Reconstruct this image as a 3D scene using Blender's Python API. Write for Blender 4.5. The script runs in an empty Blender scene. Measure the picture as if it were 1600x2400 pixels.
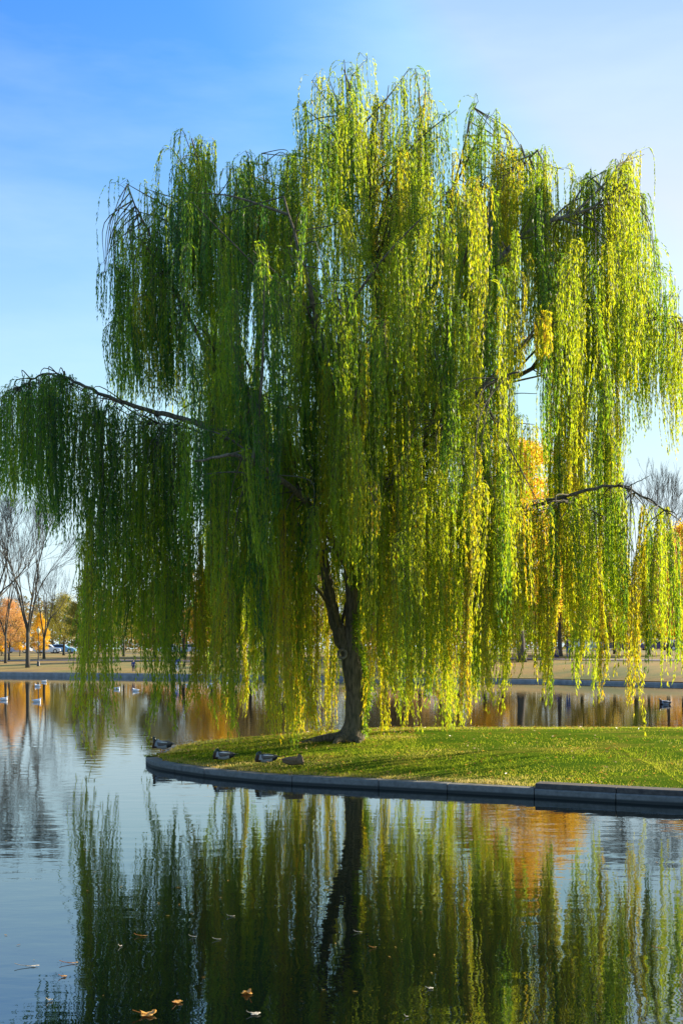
import bpy, bmesh, math, random
import numpy as np
from mathutils import Vector, Matrix
R = math.radians
rng = np.random.default_rng(7)
random.seed(7)
scn = bpy.context.scene
COL = scn.collection

# ------------------------------------------------------------------ camera, sky, sun, exposure
SUN_AZ, SUN_EL = 62.0, 24.0          # degrees clockwise from the view direction, degrees above the horizon
F, HC, HZ = 2667.0, 2.2, 1520.0      # focal length in photo pixels, eye height, horizon row
cam = bpy.data.cameras.new('camera'); camo = bpy.data.objects.new('camera', cam); COL.objects.link(camo)
camo.location = (0, 0, HC); camo.rotation_euler = (R(90), 0, 0)
cam.sensor_fit = 'VERTICAL'; cam.sensor_height = 36; cam.lens = 40; cam.shift_y = (HZ-1200)/2400
cam.clip_start = .1; cam.clip_end = 5000
scn.camera = camo
w = bpy.data.worlds.new('World'); scn.world = w; w.use_nodes = True
nt = w.node_tree; nd = nt.nodes; lk = nt.links
for n in list(nd): nd.remove(n)
out = nd.new('ShaderNodeOutputWorld'); bg = nd.new('ShaderNodeBackground'); sky = nd.new('ShaderNodeTexSky')
sky.sky_type = 'NISHITA'; sky.sun_disc = False; sky.sun_elevation = R(SUN_EL); sky.sun_rotation = R(SUN_AZ)
sky.air_density = 1.0; sky.dust_density = 3.2; sky.ozone_density = 2.0; sky.altitude = 0
bg.inputs['Strength'].default_value = .095
tc = nd.new('ShaderNodeTexCoord'); mp = nd.new('ShaderNodeMapping'); mp.inputs['Scale'].default_value = (1.2, 1.0, 5.0)
mp.inputs['Rotation'].default_value = (0, R(18), 0)
cn = nd.new('ShaderNodeTexNoise'); cn.inputs['Scale'].default_value = 2.2; cn.inputs['Detail'].default_value = 6; cn.inputs['Roughness'].default_value = .55
cr = nd.new('ShaderNodeMapRange'); cr.inputs['From Min'].default_value = .45; cr.inputs['From Max'].default_value = .8; cr.inputs['To Max'].default_value = .22
cmx = nd.new('ShaderNodeMixRGB'); cmx.inputs[2].default_value = (5.4, 6.2, 7.2, 1)
hs = nd.new('ShaderNodeHueSaturation'); hs.inputs['Saturation'].default_value = 1.1
tn = nd.new('ShaderNodeMixRGB'); tn.blend_type = 'MULTIPLY'; tn.inputs[0].default_value = 1; tn.inputs[2].default_value = (.40, .96, 1.6, 1)
sz = nd.new('ShaderNodeSeparateXYZ'); hz_ = nd.new('ShaderNodeMapRange'); hz_.interpolation_type = 'SMOOTHSTEP'; hz_.inputs['From Min'].default_value = -.05; hz_.inputs['From Max'].default_value = .52; hz_.inputs['To Min'].default_value = .78; hz_.inputs['To Max'].default_value = .0
hm = nd.new('ShaderNodeMixRGB'); hm.inputs[2].default_value = (5.0, 6.1, 7.5, 1)      # pale air low in the sky
lk.new(tc.outputs['Generated'], mp.inputs[0]); lk.new(mp.outputs[0], cn.inputs[0]); lk.new(cn.outputs[0], cr.inputs[0])
lk.new(tc.outputs['Generated'], sz.inputs[0]); lk.new(sz.outputs['Z'], hz_.inputs[0]); 
dt = nd.new('ShaderNodeVectorMath'); dt.operation = 'DOT_PRODUCT'; lk.new(tc.outputs['Generated'], dt.inputs[0])
dt.inputs[1].default_value = (math.sin(R(SUN_AZ))*math.cos(R(SUN_EL)), math.cos(R(SUN_AZ))*math.cos(R(SUN_EL)), math.sin(R(SUN_EL)))
au = nd.new('ShaderNodeMapRange'); au.interpolation_type = 'SMOOTHSTEP'; au.inputs['From Min'].default_value = .45; au.inputs['From Max'].default_value = .92; au.inputs['To Max'].default_value = .92; lk.new(dt.outputs['Value'], au.inputs[0])
mxx = nd.new('ShaderNodeMath'); mxx.operation = 'MAXIMUM'; lk.new(hz_.outputs[0], mxx.inputs[0]); lk.new(au.outputs[0], mxx.inputs[1]); lk.new(mxx.outputs[0], hm.inputs[0])     # hazy brightness round the sun

lk.new(sky.outputs[0], hs.inputs['Color']); lk.new(hs.outputs[0], tn.inputs[1]); lk.new(tn.outputs[0], hm.inputs[1]); 
cz = nd.new('ShaderNodeValToRGB'); ce = cz.color_ramp.elements; ce.new(.38); ce.new(.43)     # thin veil evens out the brightness near the sun
for e_, (p_, c_) in zip(ce, ((0., (.98, 1., 1.04)), (.30, (.86, .92, 1.04)), (.41, (.60, .77, 1.0)), (.52, (.36, .60, 1.0)))): e_.position = p_; e_.color = (*c_, 1)
cs_ = nd.new('ShaderNodeMixRGB'); cs_.blend_type = 'MULTIPLY'; cs_.inputs[0].default_value = 1; cs_.inputs[2].default_value = (4.9, 4.9, 4.9, 1); cap_n = nd.new('ShaderNodeMixRGB'); cap_n.blend_type = 'DARKEN'; cap_n.inputs[0].default_value = 1
lk.new(sz.outputs['Z'], cz.inputs[0]); lk.new(cz.outputs[0], cs_.inputs[1]); lk.new(hm.outputs[0], cap_n.inputs[1]); lk.new(cs_.outputs[0], cap_n.inputs[2]); lk.new(cap_n.outputs[0], cmx.inputs[1]); lk.new(cr.outputs[0], cmx.inputs[0])
lk.new(cmx.outputs[0], bg.inputs[0]); lk.new(bg.outputs[0], out.inputs[0])
sl = bpy.data.lights.new('sun', 'SUN'); sl.energy = 5; sl.angle = R(.5); sl.color = (1, .87, .68)
so = bpy.data.objects.new('sun', sl); COL.objects.link(so)
sd = Vector((math.sin(R(SUN_AZ))*math.cos(R(SUN_EL)), math.cos(R(SUN_AZ))*math.cos(R(SUN_EL)), math.sin(R(SUN_EL))))
so.rotation_euler = sd.to_track_quat('Z', 'Y').to_euler()
scn.view_settings.view_transform = 'Standard'; scn.view_settings.look = 'None'; scn.view_settings.exposure = 1.2; scn.view_settings.gamma = 1
scn.render.engine = 'CYCLES'
scn.cycles.max_bounces = 8; scn.cycles.transparent_max_bounces = 8; scn.cycles.transmission_bounces = 6

def at(u, v, Y): return np.array([(u-800)/F*Y, Y, HC+(HZ-v)/F*Y])

# ------------------------------------------------------------------ helpers
def link_mesh(name, V, Fc, mat=None, parent=None, smooth=False, attrs=None, matidx=None):
    """V (n,3); Fc list of (k,3|4) int arrays"""
    me = bpy.data.meshes.new(name)
    V = np.asarray(V, dtype=np.float32)
    if not isinstance(Fc, list): Fc = [Fc]
    Fc = [np.asarray(f, dtype=np.int32) for f in Fc if len(f)]
    nl = sum(f.size for f in Fc); nf = sum(len(f) for f in Fc)
    me.vertices.add(len(V)); me.vertices.foreach_set('co', V.ravel())
    me.loops.add(nl); me.loops.foreach_set('vertex_index', np.concatenate([f.ravel() for f in Fc]))
    tot = np.concatenate([np.full(len(f), f.shape[1], np.int32) for f in Fc])
    st = np.concatenate([[0], np.cumsum(tot)[:-1]]).astype(np.int32)
    me.polygons.add(nf); me.polygons.foreach_set('loop_start', st)
    try: me.polygons.foreach_set('loop_total', tot)
    except Exception: pass
    if matidx is not None: me.polygons.foreach_set('material_index', np.asarray(matidx, np.int32))
    me.update(calc_edges=True)
    me.polygons.foreach_set('use_smooth', np.full(nf, smooth))
    for k, a in (attrs or {}).items():
        at_ = me.attributes.new(k, 'FLOAT', 'POINT'); at_.data.foreach_set('value', np.asarray(a, np.float32))
    ms = mat if isinstance(mat, list) else [mat]
    for m in ms:
        if m: me.materials.append(m)
    o = bpy.data.objects.new(name, me); COL.objects.link(o)
    if parent is not None: o.parent = parent
    return o
class MB:
    def __init__(s): s.V = []; s.Q = []; s.T = []; s.n = 0; s.A = []
    def add(s, V, Q=None, T=None, a=0.):
        V = np.asarray(V, float).reshape(-1, 3)
        if Q is not None and len(Q): s.Q.append(np.asarray(Q, int)+s.n)
        if T is not None and len(T): s.T.append(np.asarray(T, int)+s.n)
        s.V.append(V); s.n += len(V)
        s.A.append(np.broadcast_to(np.asarray(a, float), (len(V),)))
    def box(s, c, d, rz=0., a=0.):
        x, y, z = np.array(d)/2.
        V = np.array([[i*x, j*y, k*z] for k in (-1, 1) for j in (-1, 1) for i in (-1, 1)])
        cc, ss = math.cos(rz), math.sin(rz)
        V = V @ np.array([[cc, ss, 0], [-ss, cc, 0], [0, 0, 1]])+np.array(c)
        s.add(V, [[0, 2, 3, 1], [4, 5, 7, 6], [0, 1, 5, 4], [2, 6, 7, 3], [0, 4, 6, 2], [1, 3, 7, 5]], a=a)
    def tube(s, P, rad, n=8, wob=0., seed=0, cap=True, a=0.):
        P = np.asarray(P, float); rad = np.broadcast_to(np.asarray(rad, float), (len(P),))
        T = np.gradient(P, axis=0); T /= np.linalg.norm(T, axis=1)[:, None]+1e-9
        ref = np.array([0, 1., 0]) if abs(T[0][1]) < .8 else np.array([1., 0, 0])
        U = np.cross(T, ref); U /= np.linalg.norm(U, axis=1)[:, None]+1e-9; W = np.cross(T, U)
        th = np.arange(n)*2*math.pi/n
        rr = rad[:, None]*np.ones((1, n))
        if wob:
            ii = np.arange(len(P))[:, None]
            rr = rr*(1+wob*(np.sin(th*3+seed+ii*.35)+.6*np.sin(th*5+seed*2-ii*.22)+.5*np.sin(th*2+ii*.9+seed)))
        V = P[:, None, :]+rr[:, :, None]*(np.cos(th)[None, :, None]*U[:, None, :]+np.sin(th)[None, :, None]*W[:, None, :])
        i = np.arange(len(P)-1)[:, None]*n; j = np.arange(n)[None, :]; k = (j+1) % n
        Q = np.stack([i+j, i+k, i+n+k, i+n+j], -1).reshape(-1, 4)
        V = V.reshape(-1, 3); Tt = []
        if cap:
            V = np.vstack([V, P[-1], P[0]]); m = len(P)*n
            Tt = [[m-n+q, m-n+(q+1) % n, m] for q in range(n)]+[[(q+1) % n, q, m+1] for q in range(n)]
        s.add(V, Q, Tt, a=a)
    def loft(s, rings, n=12, a=0.):
        """rings: list of (centre, axis_u*ru, axis_v*rv)"""
        th = np.arange(n)*2*math.pi/n; V = []
        for c, U, W in rings:
            V.append(np.array(c)[None]+np.cos(th)[:, None]*np.array(U)[None]+np.sin(th)[:, None]*np.array(W)[None])
        m = len(rings); V = np.vstack(V+[np.array([rings[-1][0]]), np.array([rings[0][0]])])
        i = np.arange(m-1)[:, None]*n; j = np.arange(n)[None, :]; k = (j+1) % n
        Q = np.stack([i+j, i+k, i+n+k, i+n+j], -1).reshape(-1, 4); e = m*n
        T = [[e-n+q, e-n+(q+1) % n, e] for q in range(n)]+[[(q+1) % n, q, e+1] for q in range(n)]
        s.add(V, Q, T, a=a)
    def ball(s, c, r, n=10, a=0.):
        r = np.broadcast_to(np.asarray(r, float), (3,)); rings = []
        for q in range(7):
            ph = -math.pi/2+math.pi*(q+.3)/6.6
            rings.append((np.array(c)+np.array([0, 0, math.sin(ph)*r[2]]), (math.cos(ph)*r[0], 0, 0), (0, math.cos(ph)*r[1], 0)))
        s.loft(rings, n, a)
    def build(s, name, mat, parent=None, smooth=False, attr=None, matidx=None):
        V = np.vstack(s.V); Fs = []
        if s.Q: Fs.append(np.vstack(s.Q))
        if s.T: Fs.append(np.vstack(s.T))
        return link_mesh(name, V, Fs, mat, parent, smooth, {attr: np.concatenate(s.A)} if attr else None, matidx)
def empty(name, loc=(0, 0, 0), rz=0):
    o = bpy.data.objects.new(name, None); COL.objects.link(o); o.location = loc; o.rotation_euler = (0, 0, rz); o.empty_display_size = .2
    return o
def tag(o, label=None, cat=None, group=None, kind=None):
    if label: o['label'] = label
    if cat: o['category'] = cat
    if group: o['group'] = group
    if kind: o['kind'] = kind
    return o
def copy_tree(o, parent=None):
    c = o.copy(); COL.objects.link(c); c.parent = parent
    for ch in list(o.children): copy_tree(ch, c)
    return c
def smoothpath(P, k=6):
    """Catmull-Rom through rows of P (any columns)"""
    P = np.asarray(P, float); Q = np.vstack([2*P[0]-P[1], P, 2*P[-1]-P[-2]]); o = []
    for i in range(1, len(Q)-2):
        for t in np.arange(k)/k:
            a, b, c, d = Q[i-1], Q[i], Q[i+1], Q[i+2]
            o.append(.5*(2*b+(c-a)*t+(2*a-5*b+4*c-d)*t*t+(3*b-a-3*c+d)*t**3))
    o.append(P[-1]); return np.array(o)

# ------------------------------------------------------------------ materials
def mat_new(name):
    m = bpy.data.materials.new(name); m.use_nodes = True; n = m.node_tree
    b = n.nodes['Principled BSDF']; return m, n, b
def noise(n, scale, detail=4, vec=None, rough=.55, dim='3D'):
    t = n.nodes.new('ShaderNodeTexNoise'); t.inputs['Scale'].default_value = scale; t.inputs['Detail'].default_value = detail; t.inputs['Roughness'].default_value = rough
    if vec: n.links.new(vec, t.inputs['Vector'])
    return t.outputs[0]
def ramp(n, fac, stops):
    r = n.nodes.new('ShaderNodeValToRGB'); e = r.color_ramp.elements
    while len(e) < len(stops): e.new(.5)
    for i, (p, c) in enumerate(stops): e[i].position = p; e[i].color = (*c, 1)
    n.links.new(fac, r.inputs[0]); return r.outputs[0]
def mix(n, f, a, b, mode='MIX'):
    m = n.nodes.new('ShaderNodeMixRGB'); m.blend_type = mode
    for s_, v in ((0, f), (1, a), (2, b)):
        if isinstance(v, (int, float)): m.inputs[s_].default_value = v
        elif isinstance(v, tuple): m.inputs[s_].default_value = (*v, 1)
        else: n.links.new(v, m.inputs[s_])
    return m.outputs[0]
def bump(n, b, h, strength=.4, dist=.02):
    k = n.nodes.new('ShaderNodeBump'); k.inputs['Strength'].default_value = strength; k.inputs['Distance'].default_value = dist
    n.links.new(h, k.inputs['Height']); n.links.new(k.outputs[0], b.inputs['Normal'])
def objcoord(n, scale=None, which='Object'):
    t = n.nodes.new('ShaderNodeTexCoord').outputs[which]
    if scale:
        m = n.nodes.new('ShaderNodeMapping'); m.inputs['Scale'].default_value = scale; n.links.new(t, m.inputs[0]); t = m.outputs[0]
    return t
def plain(name, col, rough=.6, metal=0., var=.15, scale=20):
    m, n, b = mat_new(name); f = noise(n, scale, 4, objcoord(n))
    lo = tuple(max(0, c*(1-var)) for c in col); hi = tuple(min(1, c*(1+var)) for c in col)
    n.links.new(ramp(n, f, [(.3, lo), (.7, hi)]), b.inputs['Base Color']); b.inputs['Roughness'].default_value = rough; b.inputs['Metallic'].default_value = metal
    return m
def leafmat(name, stops, tstops=None, attr='tint', tr=.5, rough=.45, objcol=False, tgain=2.2, spec=.35):
    """diffuse + translucent leaf; the tint attribute picks the leaf colour, with light and shade painted in on the willow"""
    m, n, b = mat_new(name); a = n.nodes.new('ShaderNodeAttribute'); a.attribute_name = attr
    c = ramp(n, a.outputs['Fac'], stops)
    if objcol:
        oi = n.nodes.new('ShaderNodeObjectInfo'); c = mix(n, 1., c, oi.outputs['Color'], 'MULTIPLY')
    n.links.new(c, b.inputs['Base Color']); b.inputs['Roughness'].default_value = rough
    b.inputs['Specular IOR Level'].default_value = spec
    t = n.nodes.new('ShaderNodeBsdfTranslucent')
    if tstops: tcx = ramp(n, a.outputs['Fac'], tstops)
    else:
        g = n.nodes.new('ShaderNodeMixRGB'); g.blend_type = 'MULTIPLY'; g.inputs[0].default_value = 1; g.use_clamp = False
        n.links.new(c, g.inputs[1]); g.inputs[2].default_value = (tgain, tgain, tgain*.6, 1); tcx = g.outputs[0]
    n.links.new(tcx, t.inputs['Color'])
    ms = n.nodes.new('ShaderNodeMixShader'); ms.inputs[0].default_value = tr
    o = n.nodes['Material Output']; n.links.new(b.outputs[0], ms.inputs[1]); n.links.new(t.outputs[0], ms.inputs[2]); n.links.new(ms.outputs[0], o.inputs[0])
    return m
def barkmat(name, c1, c2, sc=6):
    m, n, b = mat_new(name); v = objcoord(n, (sc*2.5, sc*2.5, sc*.5)); f = noise(n, 1.6, 8, v, .65); g = noise(n, 1., 3, objcoord(n, (2, 2, 1.2)))
    c = ramp(n, f, [(.36, c1), (.62, c2)]); c = mix(n, g, c, mix(n, .6, c, (.09, .10, .05)))
    n.links.new(c, b.inputs['Base Color']); b.inputs['Roughness'].default_value = .9; bump(n, b, f, .9, .03); return m
M = {}
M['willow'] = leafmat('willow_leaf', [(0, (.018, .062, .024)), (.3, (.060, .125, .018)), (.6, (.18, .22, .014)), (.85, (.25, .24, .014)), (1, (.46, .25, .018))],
                      [(0, (.07, .25, .03)), (.3, (.30, .55, .02)), (.6, (.70, .82, .02)), (.85, (.88, .82, .02)), (1, (.98, .58, .02))], tr=.57, spec=.3)  # low tints also stand for shade, high ones for backlit leaves
M['twig'] = plain('twig_bark', (.09, .075, .035), .8)
M['bark'] = barkmat('willow_bark', (.04, .028, .018), (.25, .18, .12))
M['bark_far'] = barkmat('grey_bark', (.022, .018, .017), (.11, .085, .07), 3)
M['cut_wood'] = plain('weathered_cut_wood', (.20, .17, .13), .9, var=.4, scale=12)
M['grassblade'] = leafmat('grass_blade', [(0, (.07, .14, .01)), (.5, (.155, .195, .015)), (.8, (.30, .27, .04)), (1, (.42, .32, .11))],
                          [(0, (.24, .42, .02)), (.5, (.50, .60, .03)), (.8, (.72, .66, .08)), (1, (.8, .64, .25))], tr=.45, rough=.8, spec=.05)

# ------------------------------------------------------------------ water
m, n, b = mat_new('pond_water'); M['water'] = m
b.inputs['Base Color'].default_value = (.002, .004, .003, 1); b.inputs['Roughness'].default_value = .004; b.inputs['IOR'].default_value = 2.9; b.inputs['Specular Tint'].default_value = (.74, .88, 1, 1)
g1 = noise(n, 1.0, 3, objcoord(n, (1.7, 3.4, 1)), .45)          # broad wobble
g2 = noise(n, 1.0, 4, objcoord(n, (4.0, 15.0, 1)), .55)       # fine ripples, crests across the view
g3 = noise(n, 1.0, 2, objcoord(n, (.10, .22, 1)), .5)         # calm and ruffled patches
pt = n.nodes.new('ShaderNodeMapRange'); pt.inputs['From Min'].default_value = .42; pt.inputs['From Max'].default_value = .62; pt.inputs['To Min'].default_value = .05; pt.inputs['To Max'].default_value = 1.
n.links.new(g3, pt.inputs[0])
ml = n.nodes.new('ShaderNodeMath'); ml.operation = 'MULTIPLY'; n.links.new(g2, ml.inputs[0])
nf = n.nodes.new('ShaderNodeMapRange'); nf.inputs['From Min'].default_value = 8; nf.inputs['From Max'].default_value = 17; nf.inputs['To Min'].default_value = .12; gq = n.nodes.new('ShaderNodeSeparateXYZ'); n.links.new(objcoord(n), gq.inputs[0]); n.links.new(gq.outputs['Y'], nf.inputs[0])
mk = n.nodes.new('ShaderNodeMath'); mk.operation = 'MULTIPLY'; n.links.new(nf.outputs[0], mk.inputs[0]); n.links.new(pt.outputs[0], mk.inputs[1]); n.links.new(mk.outputs[0], ml.inputs[1])
gp = n.nodes.new('ShaderNodeSeparateXYZ'); n.links.new(objcoord(n), gp.inputs[0])
cf = n.nodes.new('ShaderNodeMapRange'); cf.inputs['From Min'].default_value = 28; cf.inputs['From Max'].default_value = 60; cf.inputs['To Min'].default_value = 1; cf.inputs['To Max'].default_value = .4; n.links.new(gp.outputs['Y'], cf.inputs[0])
m2 = n.nodes.new('ShaderNodeMath'); m2.operation = 'MULTIPLY_ADD'; n.links.new(ml.outputs[0], m2.inputs[0]); m2.inputs[1].default_value = .16; n.links.new(g1, m2.inputs[2])
m3 = n.nodes.new('ShaderNodeMath'); m3.operation = 'MULTIPLY'; n.links.new(m2.outputs[0], m3.inputs[0]); n.links.new(cf.outputs[0], m3.inputs[1])
bump(n, b, m3.outputs[0], 1.0, .0036)
V = np.array([[-500, -60, 0], [500, -60, 0], [500, 160, 0], [-500, 160, 0]], float)
tag(link_mesh('water', V, [np.array([[0, 1, 2, 3]])], M['water']), kind='structure')

# ------------------------------------------------------------------ island: kerb and lawn
def wl(u, v): return np.array([(u-800)/F, 1.])*HC*F/(v-HZ)
def bk(u, v): return np.array([(u-800)/F, 1.])*2.0*F/(v-HZ)
front = [wl(*p) for p in ((352, 1797), (375, 1804), (415, 1811), (491, 1822), (590, 1832), (683, 1839), (874, 1849), (1040, 1858), (1240, 1869), (1429, 1880), (1600, 1889), (1850, 1896))]
back = [bk(*p) for p in ((358, 1763), (378, 1750), (399, 1741), (457, 1731), (557, 1725), (672, 1715), (800, 1707), (950, 1703), (1300, 1702), (1600, 1702))]
per = back[::-1]+[np.array([-3.78, 22.0])]+front
per = [np.array([32., 27.]), np.array([25., 30.]), np.array([16., 30.])]+per+[np.array([16., 15.8]), np.array([25., 17.]), np.array([32., 21.])]
P = smoothpath(np.array(per+[per[0]]), 8)[:-1]
d = np.r_[0, np.cumsum(np.linalg.norm(np.diff(np.vstack([P, P[:1]]), axis=0), axis=1))]; LEN = d[-1]
Pc = np.vstack([P, P[:1]])
def per_at(s):
    s = np.asarray(s) % LEN; return np.stack([np.interp(s, d, Pc[:, 0]), np.interp(s, d, Pc[:, 1])], -1)
def nrm_at(s):   # inward normal
    t = per_at(np.asarray(s)+.15)-per_at(np.asarray(s)-.15); t /= np.linalg.norm(t, axis=-1)[..., None]
    nn = np.stack([-t[..., 1], t[..., 0]], -1)
    return nn
sgn = 1. if np.dot(nrm_at(np.array([LEN*.7]))[0], np.array([8., 23.])-per_at(np.array([LEN*.7]))[0]) > 0 else -1.
# joints along the front, found from their x
sfront = np.linspace(0, LEN, 4000); pf = per_at(sfront); isf = (pf[:, 1] < 20.6)
def s_of_x(x): k = np.where(isf)[0]; return sfront[k[np.argmin(abs(pf[k, 0]-x))]]
jx = [-2.35, -.79, .57, 1.61, 2.83, 3.92, 5.1, 6.3]; js = [s_of_x(x) for x in jx]; s_step = js[4]
joints = list(js); s_ = js[-1]
while s_ + 1.3 < js[0]+LEN-.6: s_ += 1.25; joints.append(s_)
kb = MB(); cap = MB()
cuts = joints+[joints[0]+LEN]
for i in range(len(cuts)-1):
    a0, a1 = cuts[i]+.006, cuts[i+1]-.008
    if a1-a0 < .2: continue
    ss = np.linspace(a0, a1, 9); o = per_at(ss); nn = nrm_at(ss)*sgn
    raised = 0 <= (cuts[i]-s_step)+1e-6 and cuts[i] < s_step+14
    hz = .135+.006*math.sin(i*7.3); off = .004*math.sin(i*3.1)
    prof = [(0, -.5), (0, hz-.02), (.02, hz), (.24, hz), (.24, -.5)]
    rings = [np.concatenate([o+nn*(q+off), np.full((9, 1), z)], 1) for q, z in prof]
    Vv = np.stack(rings, 1).reshape(-1, 3); K = 5
    Q = [[r*K+c, r*K+c+1, (r+1)*K+c+1, (r+1)*K+c] for r in range(8) for c in range(K-1)]
    kb.add(Vv, Q+[[0, 1, 3, 4], [8*K, 8*K+1, 8*K+3, 8*K+4]], [[1, 2, 3], [8*K+1, 8*K+2, 8*K+3]])
    if raised:
        prof = [(.035, hz+.004), (.03, hz+.065), (.05, hz+.078), (.34, hz+.078), (.34, 0)]
        rings = [np.concatenate([o+nn*q, np.full((9, 1), z)], 1) for q, z in prof]
        cap.add(np.stack(rings, 1).reshape(-1, 3), Q+[[0, 1, 3, 4], [8*K, 8*K+1, 8*K+3, 8*K+4]], [[1, 2, 3], [8*K+1, 8*K+2, 8*K+3]])
m, n, b = mat_new('kerb_concrete'); M['kerb'] = m
f = noise(n, 9, 8, objcoord(n), .7); g = noise(n, 1.2, 3, objcoord(n, (1, 1, 6)))
geo = n.nodes.new('ShaderNodeNewGeometry'); sx = n.nodes.new('ShaderNodeSeparateXYZ'); n.links.new(geo.outputs['Position'], sx.inputs[0])
wet = n.nodes.new('ShaderNodeMapRange'); wet.inputs['From Min'].default_value = .035; wet.inputs['From Max'].default_value = .06; n.links.new(sx.outputs['Z'], wet.inputs[0])
c = ramp(n, f, [(.3, (.11, .11, .10)), (.7, (.30, .29, .26))]); c = mix(n, g, c, mix(n, .75, c, (.05, .055, .04))); c = mix(n, wet.outputs[0], (.025, .028, .022), c)
n.links.new(c, b.inputs['Base Color']); b.inputs['Roughness'].default_value = .8; bump(n, b, f, .4, .01)
tag(kb.build('kerb', M['kerb']), kind='structure')
M['kerbcap'] = plain('weathered_timber_edging', (.07, .06, .05), .85, var=.4, scale=14)
tag(cap.build('kerb_edging', M['kerbcap']), kind='structure')
def spine(p):
    x = np.clip(p[..., 0], 1.5, 24.); return np.stack([x, np.full_like(x, 23.6)], -1)
def lawn_z(t): return .13+.325*(1-(1-t)**1.7)
NS, NT = 500, 26
ss = np.linspace(0, LEN, NS, endpoint=False); e0 = per_at(ss)+nrm_at(ss)*sgn*.235; sp = spine(e0)
tt = np.linspace(0, 1, NT)**1.3
Vv = []
for t in tt:
    xy = e0+(sp-e0)*t; z = lawn_z(t)+.012*np.sin(xy[:, 0]*2.1+xy[:, 1])*min(1, t*8)+.01*np.sin(xy[:, 1]*3.3-xy[:, 0])*min(1, t*8)
    Vv.append(np.concatenate([xy, z[:, None]], 1))
Vv = np.vstack(Vv); i = np.arange(NT-1)[:, None]*NS; j = np.arange(NS)[None]; k = (j+1) % NS
Q = np.stack([i+j, i+k, i+NS+k, i+NS+j], -1).reshape(-1, 4)
m, n, b = mat_new('lawn_soil'); M['lawn'] = m
f = noise(n, 1.1, 5, objcoord(n, (.6, 1.2, 1)), .6); f2 = noise(n, 30, 4, objcoord(n))
c = ramp(n, f, [(.32, (.05, .12, .008)), (.5, (.10, .17, .01)), (.66, (.22, .21, .03)), (.8, (.30, .22, .07))]); c = mix(n, f2, mix(n, .55, c, (.03, .035, .01)), c)
n.links.new(c, b.inputs['Base Color']); b.inputs['Roughness'].default_value = .9; bump(n, b, f2, .8, .03); b.inputs['Specular IOR Level'].default_value = 0.
tag(link_mesh('lawn', Vv, [Q], M['lawn'], smooth=True), kind='structure')
def vnoise(x, y, s=0):
    return (np.sin(x*1.3+2.1*np.sin(y*.9+s)+s)+np.sin(y*1.7+1.7*np.sin(x*1.1+s*2))+np.sin((x+y)*2.3+s*3)*.6)/2.6
def leaves(P, D, L, W, roll=None):
    """one rhombus per leaf; returns V, Q"""
    N = len(P); D = D/(np.linalg.norm(D, axis=1)[:, None]+1e-9)
    r = rng.normal(size=(N, 3)); S = np.cross(D, r); S /= np.linalg.norm(S, axis=1)[:, None]+1e-9
    L = np.broadcast_to(L, (N,))[:, None]; W = np.broadcast_to(W, (N,))[:, None]
    V = np.stack([P, P+D*L*.42+S*W*.5, P+D*L, P+D*L*.42-S*W*.5], 1).reshape(-1, 3)
    Q = np.arange(N*4).reshape(N, 4); return V, Q
# grass blades
N = 300000
s_ = rng.uniform(0, LEN, N); e = per_at(s_)+nrm_at(s_)*sgn*.21; q = spine(e); t = 1-np.sqrt(rng.uniform(0, 1, N)); t[:36000] = rng.uniform(0, .05, 36000)
xy = e+(q-e)*t[:, None]; keep = (xy[:, 0] < 12.5); xy = xy[keep]; t = t[keep]; N = len(xy)
Pg = np.concatenate([xy, (lawn_z(t)-.01)[:, None]], 1)
D = rng.normal(size=(N, 3))*.6; D[:, 2] = 1
tone = np.clip(.58+.30*vnoise(xy[:, 0]*.45, xy[:, 1]*1.5, 1)+.12*vnoise(xy[:, 0]*1.7, xy[:, 1]*4.1, 3)+.08*vnoise(xy[:, 0]*6, xy[:, 1]*9, 5)+rng.normal(size=N)*.10+.34*np.exp(-t/.07), 0, 1)
V, Q = leaves(Pg, D, rng.uniform(.02, .065, N)*(1+.35*vnoise(xy[:, 0]*2.3, xy[:, 1]*3.7, 8))*np.where(t < .03, 1.3, 1), rng.uniform(.004, .010, N))
tag(link_mesh('grass', V, [Q], M['grassblade'], attrs={'tint': np.repeat(tone, 4)}), 'short yellow green grass covering the island lawn', 'grass', kind='stuff')
# fallen willow leaves on the lawn
N = 5200; s_ = rng.uniform(0, LEN, N); e = per_at(s_)+nrm_at(s_)*sgn*.1; q = spine(e); t = rng.uniform(0, 1, N)**1.8; xy = e+(q-e)*t[:, None]; kk = xy[:, 0] < 12; xy = xy[kk]; t = t[kk]; N = len(xy)
D = rng.normal(size=(N, 3)); D[:, 2] *= .3
V, Q = leaves(np.concatenate([xy, (lawn_z(t)+.035)[:, None]], 1), D, .08, .022)
M['litter'] = leafmat('fallen_leaf', [(0, (.32, .16, .03)), (.5, (.45, .30, .06)), (1, (.20, .09, .03))], tr=.3, tgain=1.4)
tag(link_mesh('fallen_leaves', V, [Q], M['litter'], attrs={'tint': np.repeat(rng.uniform(0, 1, N), 4)}), 'scattered yellow brown fallen leaves on the lawn', 'leaves', kind='stuff')

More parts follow.
